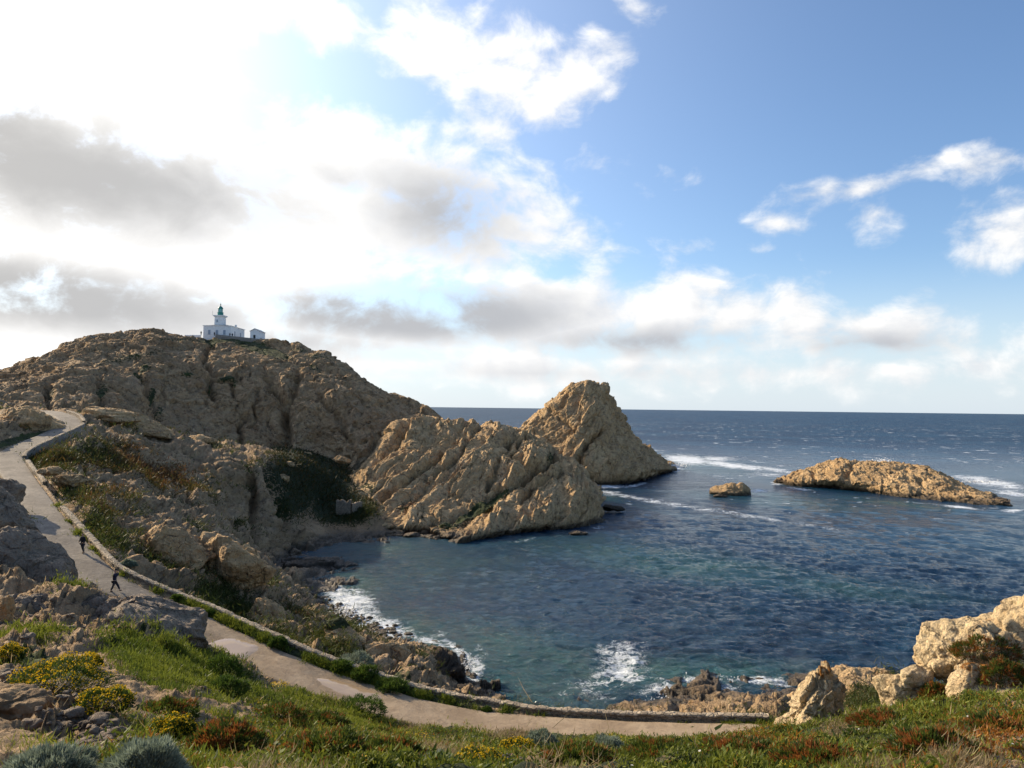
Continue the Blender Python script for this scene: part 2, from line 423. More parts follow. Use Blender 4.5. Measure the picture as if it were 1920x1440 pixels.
def rockdisp(Q, bed=(0.5, 0.3, 0.8), squash=2.2, s=1.0, amp=1.0, blocks=1.0, pits=0.0, strata=0.0, fk=1.0):
    Q = np.asarray(Q, np.float32)
    b = np.asarray(bed, np.float32); b /= np.linalg.norm(b)
    comp = (Q @ b)[..., None]
    w = np.stack([fbm(Q / (11 * s) + 31.7, 3), fbm(Q / (11 * s) + 57.1, 3), fbm(Q / (11 * s) + 83.9, 3)], -1)
    A = Q + comp * b * (squash - 1) + w * 7.0 * s
    f1, f2, cr_ = worley(A / (11 * s))
    d = (cr_ - 0.5) * 2.0 * blocks * sstep(f2 - f1, 0, .10) - 0.9 * np.exp(-(f2 - f1) * 20) * blocks
    d += 3.2 * (ridged(A / (24 * s) + 2.2, 4, 0.48) - 0.62)
    m = sstep(fbm(Q / (15 * s) + 40, 2), -.2, .3)
    f1, f2, cr2 = worley(A / (4.2 * s) + 5.5)
    d += ((cr2 - 0.5) * 0.7 * sstep(f2 - f1, 0, .12) - 0.35 * np.exp(-(f2 - f1) * 14)) * blocks * m
    if strata:
        t = comp[..., 0] / (4.6 * s) + 1.5 * fbm(Q / (26 * s) + 3, 3) + .22 * fbm(A / (5 * s), 2)
        fr = t - np.floor(t); hsh = _perm[(np.floor(t).astype(int) + 500) & 255] / 255.0
        led = np.where(fr < .86, fr / .86, (1 - fr) / .14) - .5
        d += strata * (led * 1.7 * (.35 + hsh) + (hsh - .5) * .6) * (.45 + .55 * sstep(fbm(Q / (18 * s) + 90, 2), -.3, .2))
        t = comp[..., 0] / (1.25 * s) + .9 * fbm(Q / (9 * s) + 13, 3); fr = t - np.floor(t)
        d += strata * .38 * (np.where(fr < .8, fr / .8, (1 - fr) / .2) - .5) * sstep(fbm(Q / (7 * s) + 50, 2), -.15, .25)
    d += 0.40 * (ridged(A / (3.3 * s) + 3, 6, 0.66) - 0.6) + .12 * fbm(Q / (.8 * s), 3)
    d += fk * (1.25 * facet(A / (6.5 * s) + 1) + .62 * facet(A / (2.6 * s) + 2) + .26 * facet(A / (1.1 * s) + 4))
    if pits:
        f1, f2, c3 = worley((Q + w * 3) / (3.3 * s) + 11)
        d -= pits * 1.3 * sstep(0.42 - f1, 0, 0.3) * (c3 > 0.62)
        f1, f2, c3 = worley((Q + w * 3) / (1.5 * s) + 21)
        d -= pits * 0.45 * sstep(0.40 - f1, 0, 0.3) * (c3 > 0.6)
    return d * amp
def blob_px(X, Y, lst):
    v = np.zeros(X.shape)
    for (x, y, a, b, rot, w) in lst:
        c, s_ = math.cos(R(rot)), math.sin(R(rot)); dx = X - x; dy = Y - y
        u = (dx * c - dy * s_) / a; t = (dx * s_ + dy * c) / b      # rot>0 leans up to the right
        v = np.maximum(v, w * np.clip(1.25 - np.sqrt(u * u + t * t), 0, 1) * 1.0)
    return np.clip(v, 0, 1)

def mass(name, rows, nu, nv, mat, label=None, cat=None, kind=None, bed=(0.5, 0.3, 0.8), squash=2.2, s=1.0, amp=1.0, blocks=1.0, pits=0.0,
         carve=(), veg=(), rust=(), vegtop=0.0, vis=None, group=None, strata=0.0, cut=1.0, fk=1.0):
    G = loft(rows, nu, nv, vis)
    N = grid_normals(G)
    if N[..., 2].mean() < 0: N = -N
    X, Y = proj(G)
    d = rockdisp(G, bed, squash, s, amp, blocks, pits, strata, fk)
    wx_ = fbm(G / 7.0 + 5, 4) * 16; wy_ = fbm(G / 7.0 + 25, 4) * 16
    for (pl, wpx, depth) in carve:
        dd = pline_dist(X + wx_, Y + wy_, pl); d -= cut * depth * np.exp(-(dd / wpx) ** 2) * (.5 + .9 * sstep(wx_ / 16 + .1, -.4, .4))
    vg = blob_px(X, Y, veg) if veg else np.zeros(X.shape)
    ru = blob_px(X, Y, rust) if rust else np.zeros(X.shape)
    d = d * (1 - 0.75 * sstep(vg, 0.3, 0.7))
    G2 = G + N * d[..., None]
    N2 = grid_normals(G2); nz = np.abs(N2[..., 2])
    if vegtop: vg = np.maximum(vg, vegtop * sstep(nz, 0.72, 0.95) * sstep(fbm(G / 14.0, 3), -0.05, 0.35))
    hp = d - 0
    o = mesh_obj(name, G2, grid_faces(nv, nu), mat, attrs={'veg': vg, 'rust': ru})
    tag(o, label, cat, group, kind)
    return o, G2

def back(row, dD, zf, zadd=0):
    r = []
    for p in row:
        k = (p[1] + dD) / p[1]
        r.append(np.array([p[0] * k, p[1] + dD, p[2] * zf + zadd]))
    return r
def Q(*t): return [q(*p) if p[2] > 8 else qz(*p) for p in t]     # third value: depth when above 8, else height
def QZ(*t): return [qz(*p) for p in t]

# --- hill carrying the lighthouse
crest = Q((-700, 800, 190), (-300, 745, 205), (-60, 706, 222), (0, 690, 230), (70, 668, 245), (160, 633, 262), (215, 632, 272), (285, 622, 282), (330, 630, 290), (400, 634, 296),
          (470, 640, 298), (520, 643, 296), (590, 653, 290), (635, 676, 285), (690, 714, 278), (750, 744, 272), (800, 764, 266), (835, 790, 262), (880, 840, 262), (940, 900, 262))
up1 = Q((-700, 810, 180), (-300, 752, 192), (-60, 716, 210), (0, 706, 216), (70, 690, 228), (160, 660, 242), (215, 655, 250), (285, 648, 258), (330, 655, 266), (400, 658, 274),
        (470, 668, 276), (520, 672, 275), (590, 683, 272), (635, 700, 268), (690, 734, 264), (750, 764, 260), (800, 784, 255), (835, 812, 252), (880, 850, 252), (940, 900, 252))
up2 = Q((-700, 820, 170), (-300, 762, 182), (-60, 738, 192), (0, 732, 198), (70, 720, 206), (150, 705, 216), (215, 700, 226), (285, 698, 236), (330, 700, 243), (400, 705, 251),
        (470, 712, 254), (520, 720, 255), (590, 730, 254), (635, 745, 252), (690, 764, 250), (740, 790, 248), (790, 815, 245), (830, 840, 243), (880, 870, 243), (940, 910, 243))
mid = Q((-700, 830, 162), (-300, 775, 168), (-60, 760, 178), (0, 758, 183), (70, 752, 190), (150, 750, 199), (210, 752, 209), (270, 758, 219), (320, 765, 228), (395, 772, 238),
        (465, 780, 242), (520, 785, 243), (580, 790, 243), (625, 800, 242), (670, 815, 240), (720, 835, 238), (770, 855, 236), (820, 880, 236), (870, 900, 236), (930, 930, 236))
low = Q((-700, 845, 150), (-300, 790, 152), (-60, 785, 160), (0, 782, 164), (70, 782, 168), (150, 790, 176), (200, 800, 185), (260, 822, 195), (315, 838, 206), (390, 850, 220),
        (460, 850, 230), (520, 842, 236), (575, 840, 238), (620, 858, 236), (660, 880, 233), (700, 900, 230), (750, 920, 228), (800, 940, 228), (860, 950, 228), (920, 960, 228))
foot = [p + np.array([0, -8, -6.0]) for p in low]
hill_rows = [foot, low, mid, up2, up1, crest, back(crest, 14, 0.96, 0), back(crest, 50, 0.75, 0), back(crest, 90, 0.2, -3), back(crest, 110, 0, -6)]
hill_veg = [(490, 655, 80, 14, -16, 1.0), (410, 640, 60, 7, 0, .9), (590, 668, 55, 8, -12, .55), (240, 668, 130, 6, 6, .55), (270, 690, 14, 22, -40, .7), (95, 740, 16, 16, 0, .55), (190, 735, 16, 22, -20, .7),
            (285, 745, 9, 34, -8, .75), (258, 700, 26, 8, -40, .6), (355, 700, 26, 5, 5, .7), (425, 706, 30, 5, 2, .8), (395, 725, 4, 28, 0, .7), (300, 770, 14, 16, 0, .6), (440, 715, 6, 18, 0, .6), (590, 690, 30, 9, -20, .6),
            (150, 757, 30, 6, 0, .5), (560, 655, 30, 6, 0, .6), (330, 640, 60, 5, 0, .7)]
hill_carve = [([(395, 640), (385, 665), (398, 700), (400, 745)], 6, 4.0), ([(510, 720), (535, 760), (540, 800), (530, 838)], 10, 6.5), ([(460, 770), (452, 805), (450, 845)], 5, 4),
              ([(255, 695), (272, 720), (288, 760), (300, 790)], 7, 4.0), ([(180, 720), (190, 745), (185, 765)], 7, 3), ([(560, 700), (552, 730), (540, 760)], 6, 3.5), ([(90, 730), (95, 760)], 6, 3),
              ([(440, 700), (438, 740)], 4, 2.5), ([(480, 730), (478, 770), (470, 800)], 4, 3), ([(350, 695), (420, 708), (450, 705)], 4, 2.5), ([(600, 740), (640, 790), (660, 830)], 6, 3), ([(620, 690), (700, 760), (760, 800)], 5, 2)]
hill, _ = mass('hill', hill_rows, 900, 560, M_HILL, kind='structure', bed=(-0.2, 0.9, 0.5), squash=1.1, s=1.15, amp=0.85, blocks=0.8, pits=1.2, cut=.7,
               carve=hill_carve, veg=hill_veg, rust=[(392, 665, 8, 25, 0, .9), (540, 780, 30, 50, 0, .6)], vegtop=0.5, vis=[.3, 1, 1, 1, 1.3, 1.6, .5, .2, .1])

# --- headland in front of the hill, closing the cove
h0 = Q((670, 1005, -1.5), (700, 1006, -1.5), (740, 1006, -1.5), (795, 1010, -1.5), (840, 1024, -1.5), (885, 1024, -1.5), (950, 1014, -1.5), (1020, 1004, -1.5), (1080, 1001, -1.5), (1115, 996, -1.5), (1137, 988, -1.5))
h1 = Q((655, 975, 196), (700, 985, 189), (740, 985, 189), (800, 985, 188), (850, 1002, 180), (900, 1000, 181), (960, 988, 188), (1020, 980, 194), (1080, 976, 200), (1112, 972, 206), (1136, 972, 212))
h2 = Q((650, 925, 212), (690, 930, 207), (740, 930, 205), (800, 930, 205), (860, 935, 204), (920, 930, 205), (980, 920, 208), (1040, 915, 210), (1090, 920, 212), (1118, 930, 216), (1133, 950, 219))
h3 = Q((650, 890, 224), (690, 870, 220), (740, 858, 220), (800, 850, 222), (860, 850, 222), (920, 850, 222), (980, 852, 223), (1030, 865, 224), (1075, 880, 225), (1105, 900, 224), (1130, 940, 223))
h4 = Q((680, 860, 234), (715, 815, 238), (748, 789, 240), (792, 779, 243), (835, 789, 243), (885, 792, 244), (935, 797, 244), (985, 806, 243), (1035, 830, 240), (1085, 872, 234), (1124, 925, 228))
headland, _ = mass('headland', [h0, h1, h2, h3, h4, back(h4, 14, .85), back(h4, 32, .4), back(h4, 50, 0, -3)], 800, 520, M_ROCK, kind='structure',
                   bed=(-0.66, -0.1, 0.74), squash=2.6, s=1.25, amp=0.85, blocks=.6, strata=1.5, fk=.55,
                   carve=[([(1045, 855), (1000, 880), (960, 905), (925, 935), (880, 960), (840, 972), (815, 975)], 9, 5.5), ([(965, 815), (940, 850), (925, 880), (915, 910)], 6, 3.2), ([(985, 815), (955, 850), (990, 870)], 5, 3),
                          ([(830, 850), (790, 880), (750, 910), (715, 935)], 4, 2.2), ([(760, 800), (720, 840), (690, 870)], 5, 2), ([(900, 800), (850, 860), (800, 905), (760, 945)], 4, 1.8), ([(1060, 880), (1020, 900), (985, 930)], 4, 1.6)],
                   veg=[(900, 948, 95, 13, 30, 1.0), (835, 978, 25, 6, 5, .9), (760, 945, 40, 14, 30, .65), (1035, 852, 22, 10, 0, .6), (755, 965, 20, 6, 0, .4), (690, 915, 30, 25, 0, .6)],
                   rust=[(760, 945, 50, 20, 30, .6), (960, 900, 30, 10, 40, .5)], vis=[1, 1, 1, 1, .5, .2, .1])

# --- sea stack
s0 = [sz(925, 322, -2), sz(985, 312, -2), sz(1040, 306, -2)] + Q((1085, 913, -2), (1112, 917, -2), (1152, 917, -2), (1198, 908, -2), (1232, 896, -2), (1268, 885, -2))
s1 = Q((930, 880, 328), (990, 875, 320), (1045, 875, 315), (1085, 882, 312), (1115, 884, 311), (1152, 888, 313), (1195, 886, 324), (1228, 880, 345), (1267, 880, 398))
s2 = Q((940, 845, 336), (995, 830, 330), (1045, 820, 326), (1082, 822, 322), (1112, 826, 321), (1150, 830, 326), (1185, 842, 338), (1218, 860, 358), (1266, 880, 402))
s3 = Q((962, 820, 345), (1000, 790, 340), (1042, 768, 336), (1078, 758, 334), (1105, 756, 334), (1135, 768, 338), (1163, 798, 348), (1200, 838, 366), (1266, 879, 405))
s4 = Q((975, 806, 353), (1000, 778, 351), (1040, 748, 349), (1072, 721, 348), (1103, 712, 348), (1140, 728, 352), (1166, 772, 360), (1200, 826, 374), (1266, 878, 408))
stack, _ = mass('sea_stack', [s0, s1, s2, s3, s4, back(s4, 12, .9), back(s4, 30, .4), back(s4, 45, 0, -4)], 520, 460, M_ROCK,
                'tall pointed tan rock stack rising from the sea beyond the headland', 'sea stack', bed=(-0.7, -0.1, 0.7), squash=1.9, s=1.3, amp=.85, blocks=.9, strata=1.0, fk=.7,
                carve=[([(1130, 810), (1105, 830), (1088, 855), (1090, 880)], 5, 4), ([(1030, 770), (1060, 790), (1075, 810)], 4, 2), ([(1145, 740), (1160, 790), (1180, 830)], 5, 2)],
                rust=[], vis=[1, 1, 1, 1, .5, .2, .1])

# --- long islet
i0 = Q((1446, 908, -1), (1500, 916, -1), (1560, 920, -1), (1625, 928, -1), (1700, 938, -1), (1755, 945, -1), (1805, 949, -1), (1855, 954, -1), (1900, 952, -1))
i1 = Q((1450, 903, 334), (1502, 898, 318), (1560, 900, 306), (1622, 905, 297), (1690, 915, 286), (1745, 925, 279), (1800, 935, 270), (1850, 942, 264), (1898, 948, 260))
i2 = Q((1456, 899, 338), (1505, 884, 328), (1560, 874, 318), (1615, 876, 310), (1680, 884, 302), (1735, 892, 296), (1785, 912, 284), (1840, 930, 272), (1896, 946, 262))
i3 = Q((1462, 898, 342), (1508, 879, 336), (1562, 863, 330), (1612, 864, 325), (1680, 869, 318), (1735, 877, 311), (1782, 901, 298), (1838, 925, 280), (1894, 945, 265))
islet, _ = mass('rocky_islet', [i0, i1, i2, i3, back(i3, 9, .8), back(i3, 22, 0, -2)], 520, 220, M_ROCK,
                'long low tan rocky islet in the open sea at right', 'islet', bed=(0.6, -0.2, 0.7), squash=1.8, s=0.85, amp=0.55, blocks=1.0, strata=.7, vis=[1, 1, 1, .5, .2],
                carve=[([(1600, 868), (1590, 885), (1600, 905)], 4, 1.5), ([(1525, 875), (1528, 905)], 4, 1.5), ([(1700, 880), (1730, 910)], 4, 1.2)])

# ------------------------------------------------------------------ path line
PATH_C = np.array(Q((1600, 1388, 44.5), (1450, 1381, 45.8), (1280, 1378, 46.8), (1150, 1373, 47.7), (1033, 1366, 48.4), (933, 1358, 49), (867, 1350, 49.4), (800, 1336, 50), (733, 1319, 50.6), (640, 1289, 51.8), (545, 1255, 53), (470, 1223, 54.5),
                    (410, 1193, 56.3), (350, 1160, 58), (278, 1127, 59.7), (222, 1100, 61), (182, 1077, 62.7), (157, 1053, 65), (136, 1027, 68), (104, 988, 72.5), (80, 960, 77), (58, 925, 84), (40, 900, 91), (24, 876, 99), (14, 855, 107),
                    (40, 838, 113), (75, 823, 120), (110, 808, 126), (133, 795, 132), (126, 782, 139), (105, 774, 147), (80, 770, 157), (20, 770, 170)))
def densify(P, step=0.5):
    n = len(P) * 30
    A = resample(P, n); L = np.concatenate([[0], np.cumsum(np.linalg.norm(np.diff(A, axis=0), axis=1))])
    t = np.arange(0, L[-1], step)
    return np.stack([np.interp(t, L, A[:, k]) for k in range(3)], 1)
PC = densify(PATH_C, 0.5)
for _ in range(6): PC[1:-1] = 0.25 * PC[:-2] + 0.5 * PC[1:-1] + 0.25 * PC[2:]
TAN = np.gradient(PC, axis=0); TAN[:, 2] = 0; TAN /= np.linalg.norm(TAN, axis=1)[:, None]
OUT = np.stack([TAN[:, 1], -TAN[:, 0], np.zeros(len(TAN))], 1)     # right-hand side of travel = seaward side
pcx, pcy = proj(PC)
HALF = 1.4 + .45 * sstep(pcy, 1120, 1240) + .3 * sstep(pcy, 930, 860)

# ------------------------------------------------------------------ near terrain
CT = Q(  # control points  px, py, depth (or height when |third| < 12 is written with Z list below)
    (-200, 1440, 9), (0, 1440, 10), (150, 1440, 10.5), (300, 1440, 11), (550, 1440, 12.5), (800, 1440, 14), (1050, 1440, 14), (1300, 1440, 13.5), (1550, 1440, 12.5), (1800, 1440, 11.5), (2000, 1440, 11), (2300, 1440, 10),
    (-100, 1350, 15), (80, 1350, 16), (250, 1350, 18), (460, 1360, 23), (650, 1390, 26), (800, 1400, 28), (1000, 1410, 28), (1150, 1412, 26), (1300, 1405, 26), (1450, 1400, 24), (1600, 1385, 22), (1750, 1370, 20), (1900, 1360, 17), (2100, 1380, 14),
    (-100, 1270, 22), (80, 1260, 25), (250, 1275, 27), (380, 1290, 33), (500, 1318, 38), (620, 1345, 42), (730, 1372, 44),
    (0, 1190, 38), (120, 1190, 38), (250, 1190, 40), (350, 1215, 43), (420, 1265, 46),
    (-100, 1120, 46), (0, 1100, 49), (100, 1105, 50), (190, 1115, 54), (-100, 1000, 60), (0, 1000, 62), (70, 1010, 66), (0, 940, 75), (-100, 900, 84), (-200, 850, 100), (20, 905, 85),
    (1300, 1392, 40), (1400, 1385, 38), (1500, 1368, 34), (1600, 1345, 31), (1700, 1325, 29), (1800, 1320, 26), (1920, 1290, 24), (2100, 1270, 22), (2300, 1250, 20),
    # left, above the road bend
    (0, 800, 118), (60, 795, 128), (100, 805, 118), (-60, 790, 125), (-200, 790, 130), (40, 772, 150), (-100, 775, 150), (-300, 800, 130),
    # slope under the upper road
    (175, 830, 128), (190, 812, 145), (250, 812, 160), (330, 835, 166), (400, 850, 170), (440, 858, 172), (150, 860, 116), (80, 888, 102), (230, 880, 124), (300, 890, 146), (360, 880, 158), (100, 905, 92), (200, 940, 92),
    (300, 950, 106), (380, 930, 138), (420, 960, 144), (130, 940, 82), (180, 985, 76), (230, 1010, 78), (330, 1020, 88), (400, 1010, 104), (250, 1060, 69), (300, 1095, 67),
    # cliff above the cove
    (480, 868, 174), (500, 878, 175), (545, 935, 178), (585, 985, 178), (470, 920, 168), (500, 960, 164), (440, 980, 148), (470, 1015, 146), (540, 1000, 166),
    # hollow and bluff beyond the wall
    (350, 1115, 70), (400, 1135, 73), (450, 1150, 75), (500, 1165, 74), (540, 1180, 68), (400, 1090, 80), (470, 1085, 88), (500, 1110, 84), (450, 1040, 112), (530, 1130, 84), (560, 1150, 78), (600, 1170, 73), (650, 1180, 76),
    (690, 1194, 76), (725, 1212, 75), (755, 1240, 71), (790, 1275, 66), (640, 1215, 64), (700, 1240, 62), (560, 1110, 98), (520, 1080, 108), (620, 1245, 57.5), (700, 1275, 56), (800, 1300, 57),
)
CTZ = [(900, 1322, 2.0), (895, 1300, 0.3), (865, 1238, 0.3), (840, 1225, 1.0), (800, 1212, 0.2), (740, 1200, 0.1), (700, 1185, 0.2), (650, 1178, 0.2), (622, 1160, 0.2), (604, 1125, 0.3), (575, 1100, 1.0), (640, 1098, 0.7),
       (664, 1086, 0.3), (640, 1068, 0.6), (600, 1062, 1.0), (560, 1062, 1.5), (530, 1070, 2.5), (520, 1045, 0.5), (545, 1035, 0.3), (500, 1052, 1.2), (480, 1050, 1.8), (520, 1030, 2.0), (560, 1022, 1.2), (600, 1008, 1.0), (650, 1001, 0.9),
       (700, 1000, 0.7), (600, 990, 3.0), (660, 985, 2.2), (850, 1260, 2.6), (800, 1240, 3.5), (770, 1230, 4), (830, 1285, 3.0), (870, 1300, 1.6),
       (1220, 1325, 0.4), (1260, 1296, 0.5), (1330, 1288, 0.5), (1450, 1292, 0.6), (1510, 1290, 1.0), (1560, 1275, 2.2), (1620, 1268, 1.8), (1690, 1276, 1.0), (1400, 1325, 1.6), (1500, 1320, 2.5), (1600, 1310, 3.4), (1700, 1310, 3.0),
       (1800, 1290, 1.0), (1900, 1290, 0.5), (2100, 1290, 0.5), (1300, 1325, 1.2),
       (630, 940, 6.5), (600, 900, 11.5), (560, 860, 17), (500, 856, 19), (660, 960, 5), (700, 960, 5), (680, 920, 8), (600, 950, 5.5), (560, 900, 12.5)]
CTW = [(0, 0, 30.4), (0, 5, 28.9), (-8, 3, 30.2), (8, 4, 29.0), (0, -25, 33), (-35, 0, 34), (35, 0, 28), (-45, 25, 30), (45, 30, 18), (-60, 45, 26), (60, 60, 3), (90, 60, -2), (-90, 90, 30), (-120, 130, 33), (-60, -40, 38), (60, -40, 30)]
CTN = QZ((900, 1120, -3), (760, 1080, -3), (700, 1045, -1.5), (1000, 1290, -2.5), (1150, 1260, -3), (1300, 1230, -3.5), (1450, 1240, -3), (1600, 1225, -3.5), (1850, 1200, -5), (2100, 1200, -5), (700, 1130, -2), (640, 1025, -0.8), (800, 1040, -3),
         (900, 1030, -4), (760, 1160, -1.2), (900, 1210, -1.5), (960, 1300, -1.2), (1100, 1320, -0.8), (1100, 1100, -6), (1500, 1100, -8), (1000, 1000, -5), (1900, 1050, -10), (1250, 960, -10), (860, 980, -3), (930, 930, -4), (1050, 930, -5), (820, 1100, -3))
CTB = Q((650, 872, 232), (560, 842, 236), (480, 842, 240), (390, 835, 232), (300, 806, 214), (200, 790, 190), (90, 776, 175))
cp_path = [PC[i] for i in range(0, len(PC), 16)]
CT = np.array(CT + QZ(*CTZ) + [np.array(p, float) for p in CTW] + CTN + CTB + cp_path)
# thin surface through the control points (multiquadric), solved in a slightly compressed plan so far points weigh alike
def plan(x, y): 
    r = np.hypot(x, y) + 12; k = np.log(r) / r * 40
    return np.stack([x * k, y * k], -1)
cpl = plan(CT[:, 0], CT[:, 1])
n = len(CT)
c2 = 1.5
A = np.sqrt(((cpl[:, None] - cpl[None]) ** 2).sum(-1) + c2)
A[np.arange(n), np.arange(n)] -= 0.35
Pm = np.concatenate([np.ones((n, 1)), cpl], 1)
K = np.block([[A, Pm], [Pm.T, np.zeros((3, 3))]])
sol = np.linalg.solve(K, np.concatenate([CT[:, 2], np.zeros(3)]))
def hbase(x, y):
    p = plan(x, y).reshape(-1, 2); o = np.empty(len(p))
    for a in range(0, len(p), 20000):
        c = p[a:a + 20000]
        d = np.sqrt(((c[:, None] - cpl[None]) ** 2).sum(-1) + c2)
        o[a:a + 20000] = d @ sol[:n] + sol[n] + c @ sol[n + 1:]
    return o.reshape(np.shape(x))
VERGE = 0.9; WALL_T = 0.45
PS = PC[::3]; TS_ = TAN[::3]; SL_ = (np.gradient(PC[:, 2]) / 0.5)[::3]; POS = OUT[::3]; HS = HALF[::3]
verge_s = np.where(pcy[::3] > 890, .25 + .65 * sstep(pcy[::3], 1060, 1160) - .6 * sstep(pcx[::3], 880, 1020), 0.05)
def path_info(x, y):
    sh = x.shape; x = x.ravel(); y = y.ravel()
    D = np.full(len(x), 99.0); Z = np.zeros(len(x)); S = np.full(len(x), -99.0); H = np.full(len(x), 2.0); V = np.full(len(x), .9)
    near = np.where((y > 35) & (y < 185) & (x < 40) & (x > -150))[0]
    for a in range(0, len(near), 40000):
        k = near[a:a + 40000]
        dx = x[k][:, None] - PS[:, 0]; dy = y[k][:, None] - PS[:, 1]; d2 = dx * dx + dy * dy
        j = d2.argmin(1); r = np.arange(len(k))
        D[k] = np.sqrt(d2[r, j]); S[k] = dx[r, j] * POS[j, 0] + dy[r, j] * POS[j, 1]
        al = dx[r, j] * TS_[j, 0] + dy[r, j] * TS_[j, 1]; Z[k] = PS[j, 2] + al * SL_[j]; H[k] = HS[j]; V[k] = verge_s[j]
    return [v.reshape(sh) for v in (D, S, Z, H, V)]
def hshape(x, y):
    h = hbase(x, y); D, S, Z, H, V = path_info(x, y)
    w = H + V + WALL_T
    inner = sstep(D, H + 0.1, H + 3.0)
    hu = Z - 0.24 + (np.maximum(h, Z + 0.05 * 0) - Z + 0.24) * inner
    hu = np.where(D > H + 3.0, h, hu)
    t = sstep(D, w - 0.1, w + 0.15); t2 = sstep(D, w + 0.5, w + 5.5)
    out_h = np.minimum(h, Z - 1.1) * (1 - t2) + h * t2
    ho = np.where(D < w - 0.1, Z - 0.24 + 0.28 * sstep(D, H, H + 0.4), (Z - 0.05) * (1 - t) + out_h * t)
    far = D > 14
    r = np.where(far, h, np.where(S < 0, hu, ho))
    return r, D, S, Z, H, V
NA, NR = 1150, 900
azs = np.linspace(R(-52), R(50), NA)
rf = np.concatenate([[1.5], np.geomspace(2.2, 300, 900)])
AZ, RF = np.meshgrid(azs, rf, indexing='ij')
coarse = slice(None, None, 4)
hc = hbase(np.sin(AZ[coarse]) * RF[coarse], np.cos(AZ[coarse]) * RF[coarse])
# screen-uniform spacing along every ray
Rg = np.empty((len(azs[coarse]), NR))
for i in range(hc.shape[0]):
    dz = np.diff(hc[i]); dr = np.diff(rf); rm = 0.5 * (rf[1:] + rf[:-1]); zm = 0.5 * (hc[i][1:] + hc[i][:-1]) - EYE
    ang = np.abs(np.diff(np.arctan2(hc[i] - EYE, rf)))
    wgt = ang * 1.0 + 0.22 * np.hypot(dr, dz) / rm * 0.35 + 0.0006
    wgt *= np.where(zm + EYE < -3, 0.15, 1.0)
    c = np.concatenate([[0], np.cumsum(wgt)]); Rg[i] = np.interp(np.linspace(0, c[-1], NR), c, rf)
for _ in range(8): Rg[1:-1] = 0.25 * Rg[:-2] + 0.5 * Rg[1:-1] + 0.25 * Rg[2:]
Rfull = np.stack([np.interp(azs, azs[coarse], Rg[:, k]) for k in range(NR)], 0)       # NR, NA
TX = np.sin(azs)[None] * Rfull; TY = np.cos(azs)[None] * Rfull
TZ, TD, TS, TPZ, TH, TV = hshape(TX, TY)
TG = np.stack([TX, TY, TZ], -1)
TPX, TPY = proj(TG)
TPX = np.where(TY < 2, -5000, TPX)
pathfade = np.where(TS < 0, sstep(TD, TH + 0.3, TH + 2.5), sstep(TD, TH + TV + WALL_T + .3, TH + TV + WALL_T + 2.5))
# ground cover amounts
veg_l = [(760, 1430, 620, 110, 0, 1.2), (330, 1245, 160, 60, -20, 1.2), (1600, 1400, 520, 75, 8, 1.2), (1750, 1300, 220, 40, 8, 1.0), (1250, 1400, 320, 22, 0, 1.2), (570, 1330, 160, 40, -20, 1.2), (130, 1115, 35, 18, 0, .8), (25, 960, 45, 60, 0, .8),
         (200, 1000, 60, 26, -40, 1.0), (150, 930, 60, 25, -30, .8), (230, 870, 120, 28, -18, .9), (110, 870, 60, 30, 10, 1.0), (60, 870, 50, 40, 0, 1.0), (290, 910, 60, 20, -30, .6), (330, 900, 110, 14, -25, .7), (300, 1060, 60, 14, -35, .8), (190, 960, 40, 20, -30, .8),
         (370, 985, 30, 20, 0, .5), (420, 1140, 90, 38, -20, 1.1), (540, 1190, 60, 14, -35, .7), (620, 1195, 60, 18, -25, .9), (700, 1260, 90, 14, -24, .9), (640, 1180, 45, 12, -20, .8), (560, 1140, 50, 9, -30, .6), (500, 1100, 30, 12, -30, .5),
         (585, 890, 95, 62, -15, 1.3), (640, 950, 75, 40, 0, 1.2), (560, 930, 40, 60, -40, 1.0), (690, 905, 40, 30, 0, 1.0), (60, 1200, 90, 14, 0, .7), (30, 825, 90, 10, 15, 1.0), (240, 840, 60, 9, -10, .7), (400, 900, 25, 14, -30, .5), (215, 790, 40, 5, 0, .4),
         (100, 1255, 120, 28, -10, 1.0), (700, 1265, 120, 12, -22, 1.0)]
rust_l = [(290, 880, 110, 40, -25, 1.0), (200, 900, 60, 28, -20, .9), (190, 950, 60, 20, -30, .6), (1800, 1400, 260, 60, 6, .7), (120, 870, 50, 20, 0, .5), (600, 1420, 400, 50, 0, .3), (340, 870, 80, 20, -20, .8), (560, 1150, 60, 12, -30, .5), (1850, 1240, 90, 60, 0, .8)]
TVG = blob_px(TPX, TPY, veg_l); TRU = blob_px(TPX, TPY, rust_l)
TRU = np.where((TY < 45), TRU * .6, TRU)
verge = ((TS > 0) & (TD > TH - 0.1) & (TD < TH + TV + .1))
vside = ((TS < 0) & (TD > TH - 0.1) & (TD < TH + 1.0))
TVG = np.where(verge, .25 + .7 * sstep(TPX, 470, 560) * sstep(TPX, 960, 840), TVG); TVG = np.where(vside, np.maximum(TVG, .5), TVG)
bare = blob_px(TPX, TPY, [(90, 1330, 120, 38, -28, 1.6), (190, 1385, 80, 26, -30, 1.2), (1000, 1432, 90, 12, 0, .7), (20, 1290, 60, 30, 0, 1.2), (385, 1308, 35, 14, -10, 1.0)])
TVG = TVG * (1 - bare)
dz_ = TY
nearf = 1 - sstep(dz_, 38, 62)
amp = 0.10 * nearf + 0.8 * (1 - nearf)
amp = amp * (1 - 0.7 * sstep(TVG, .3, .7)) * pathfade
amp *= np.where(TZ < 1.5, 0.75, 1.0)
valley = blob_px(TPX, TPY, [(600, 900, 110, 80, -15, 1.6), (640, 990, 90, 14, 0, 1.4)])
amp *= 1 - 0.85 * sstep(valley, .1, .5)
TN = grid_normals(TG); TN = np.where(TN[..., 2:3] < 0, -TN, TN)
keep = (amp > 0.02) & (TZ > -4)
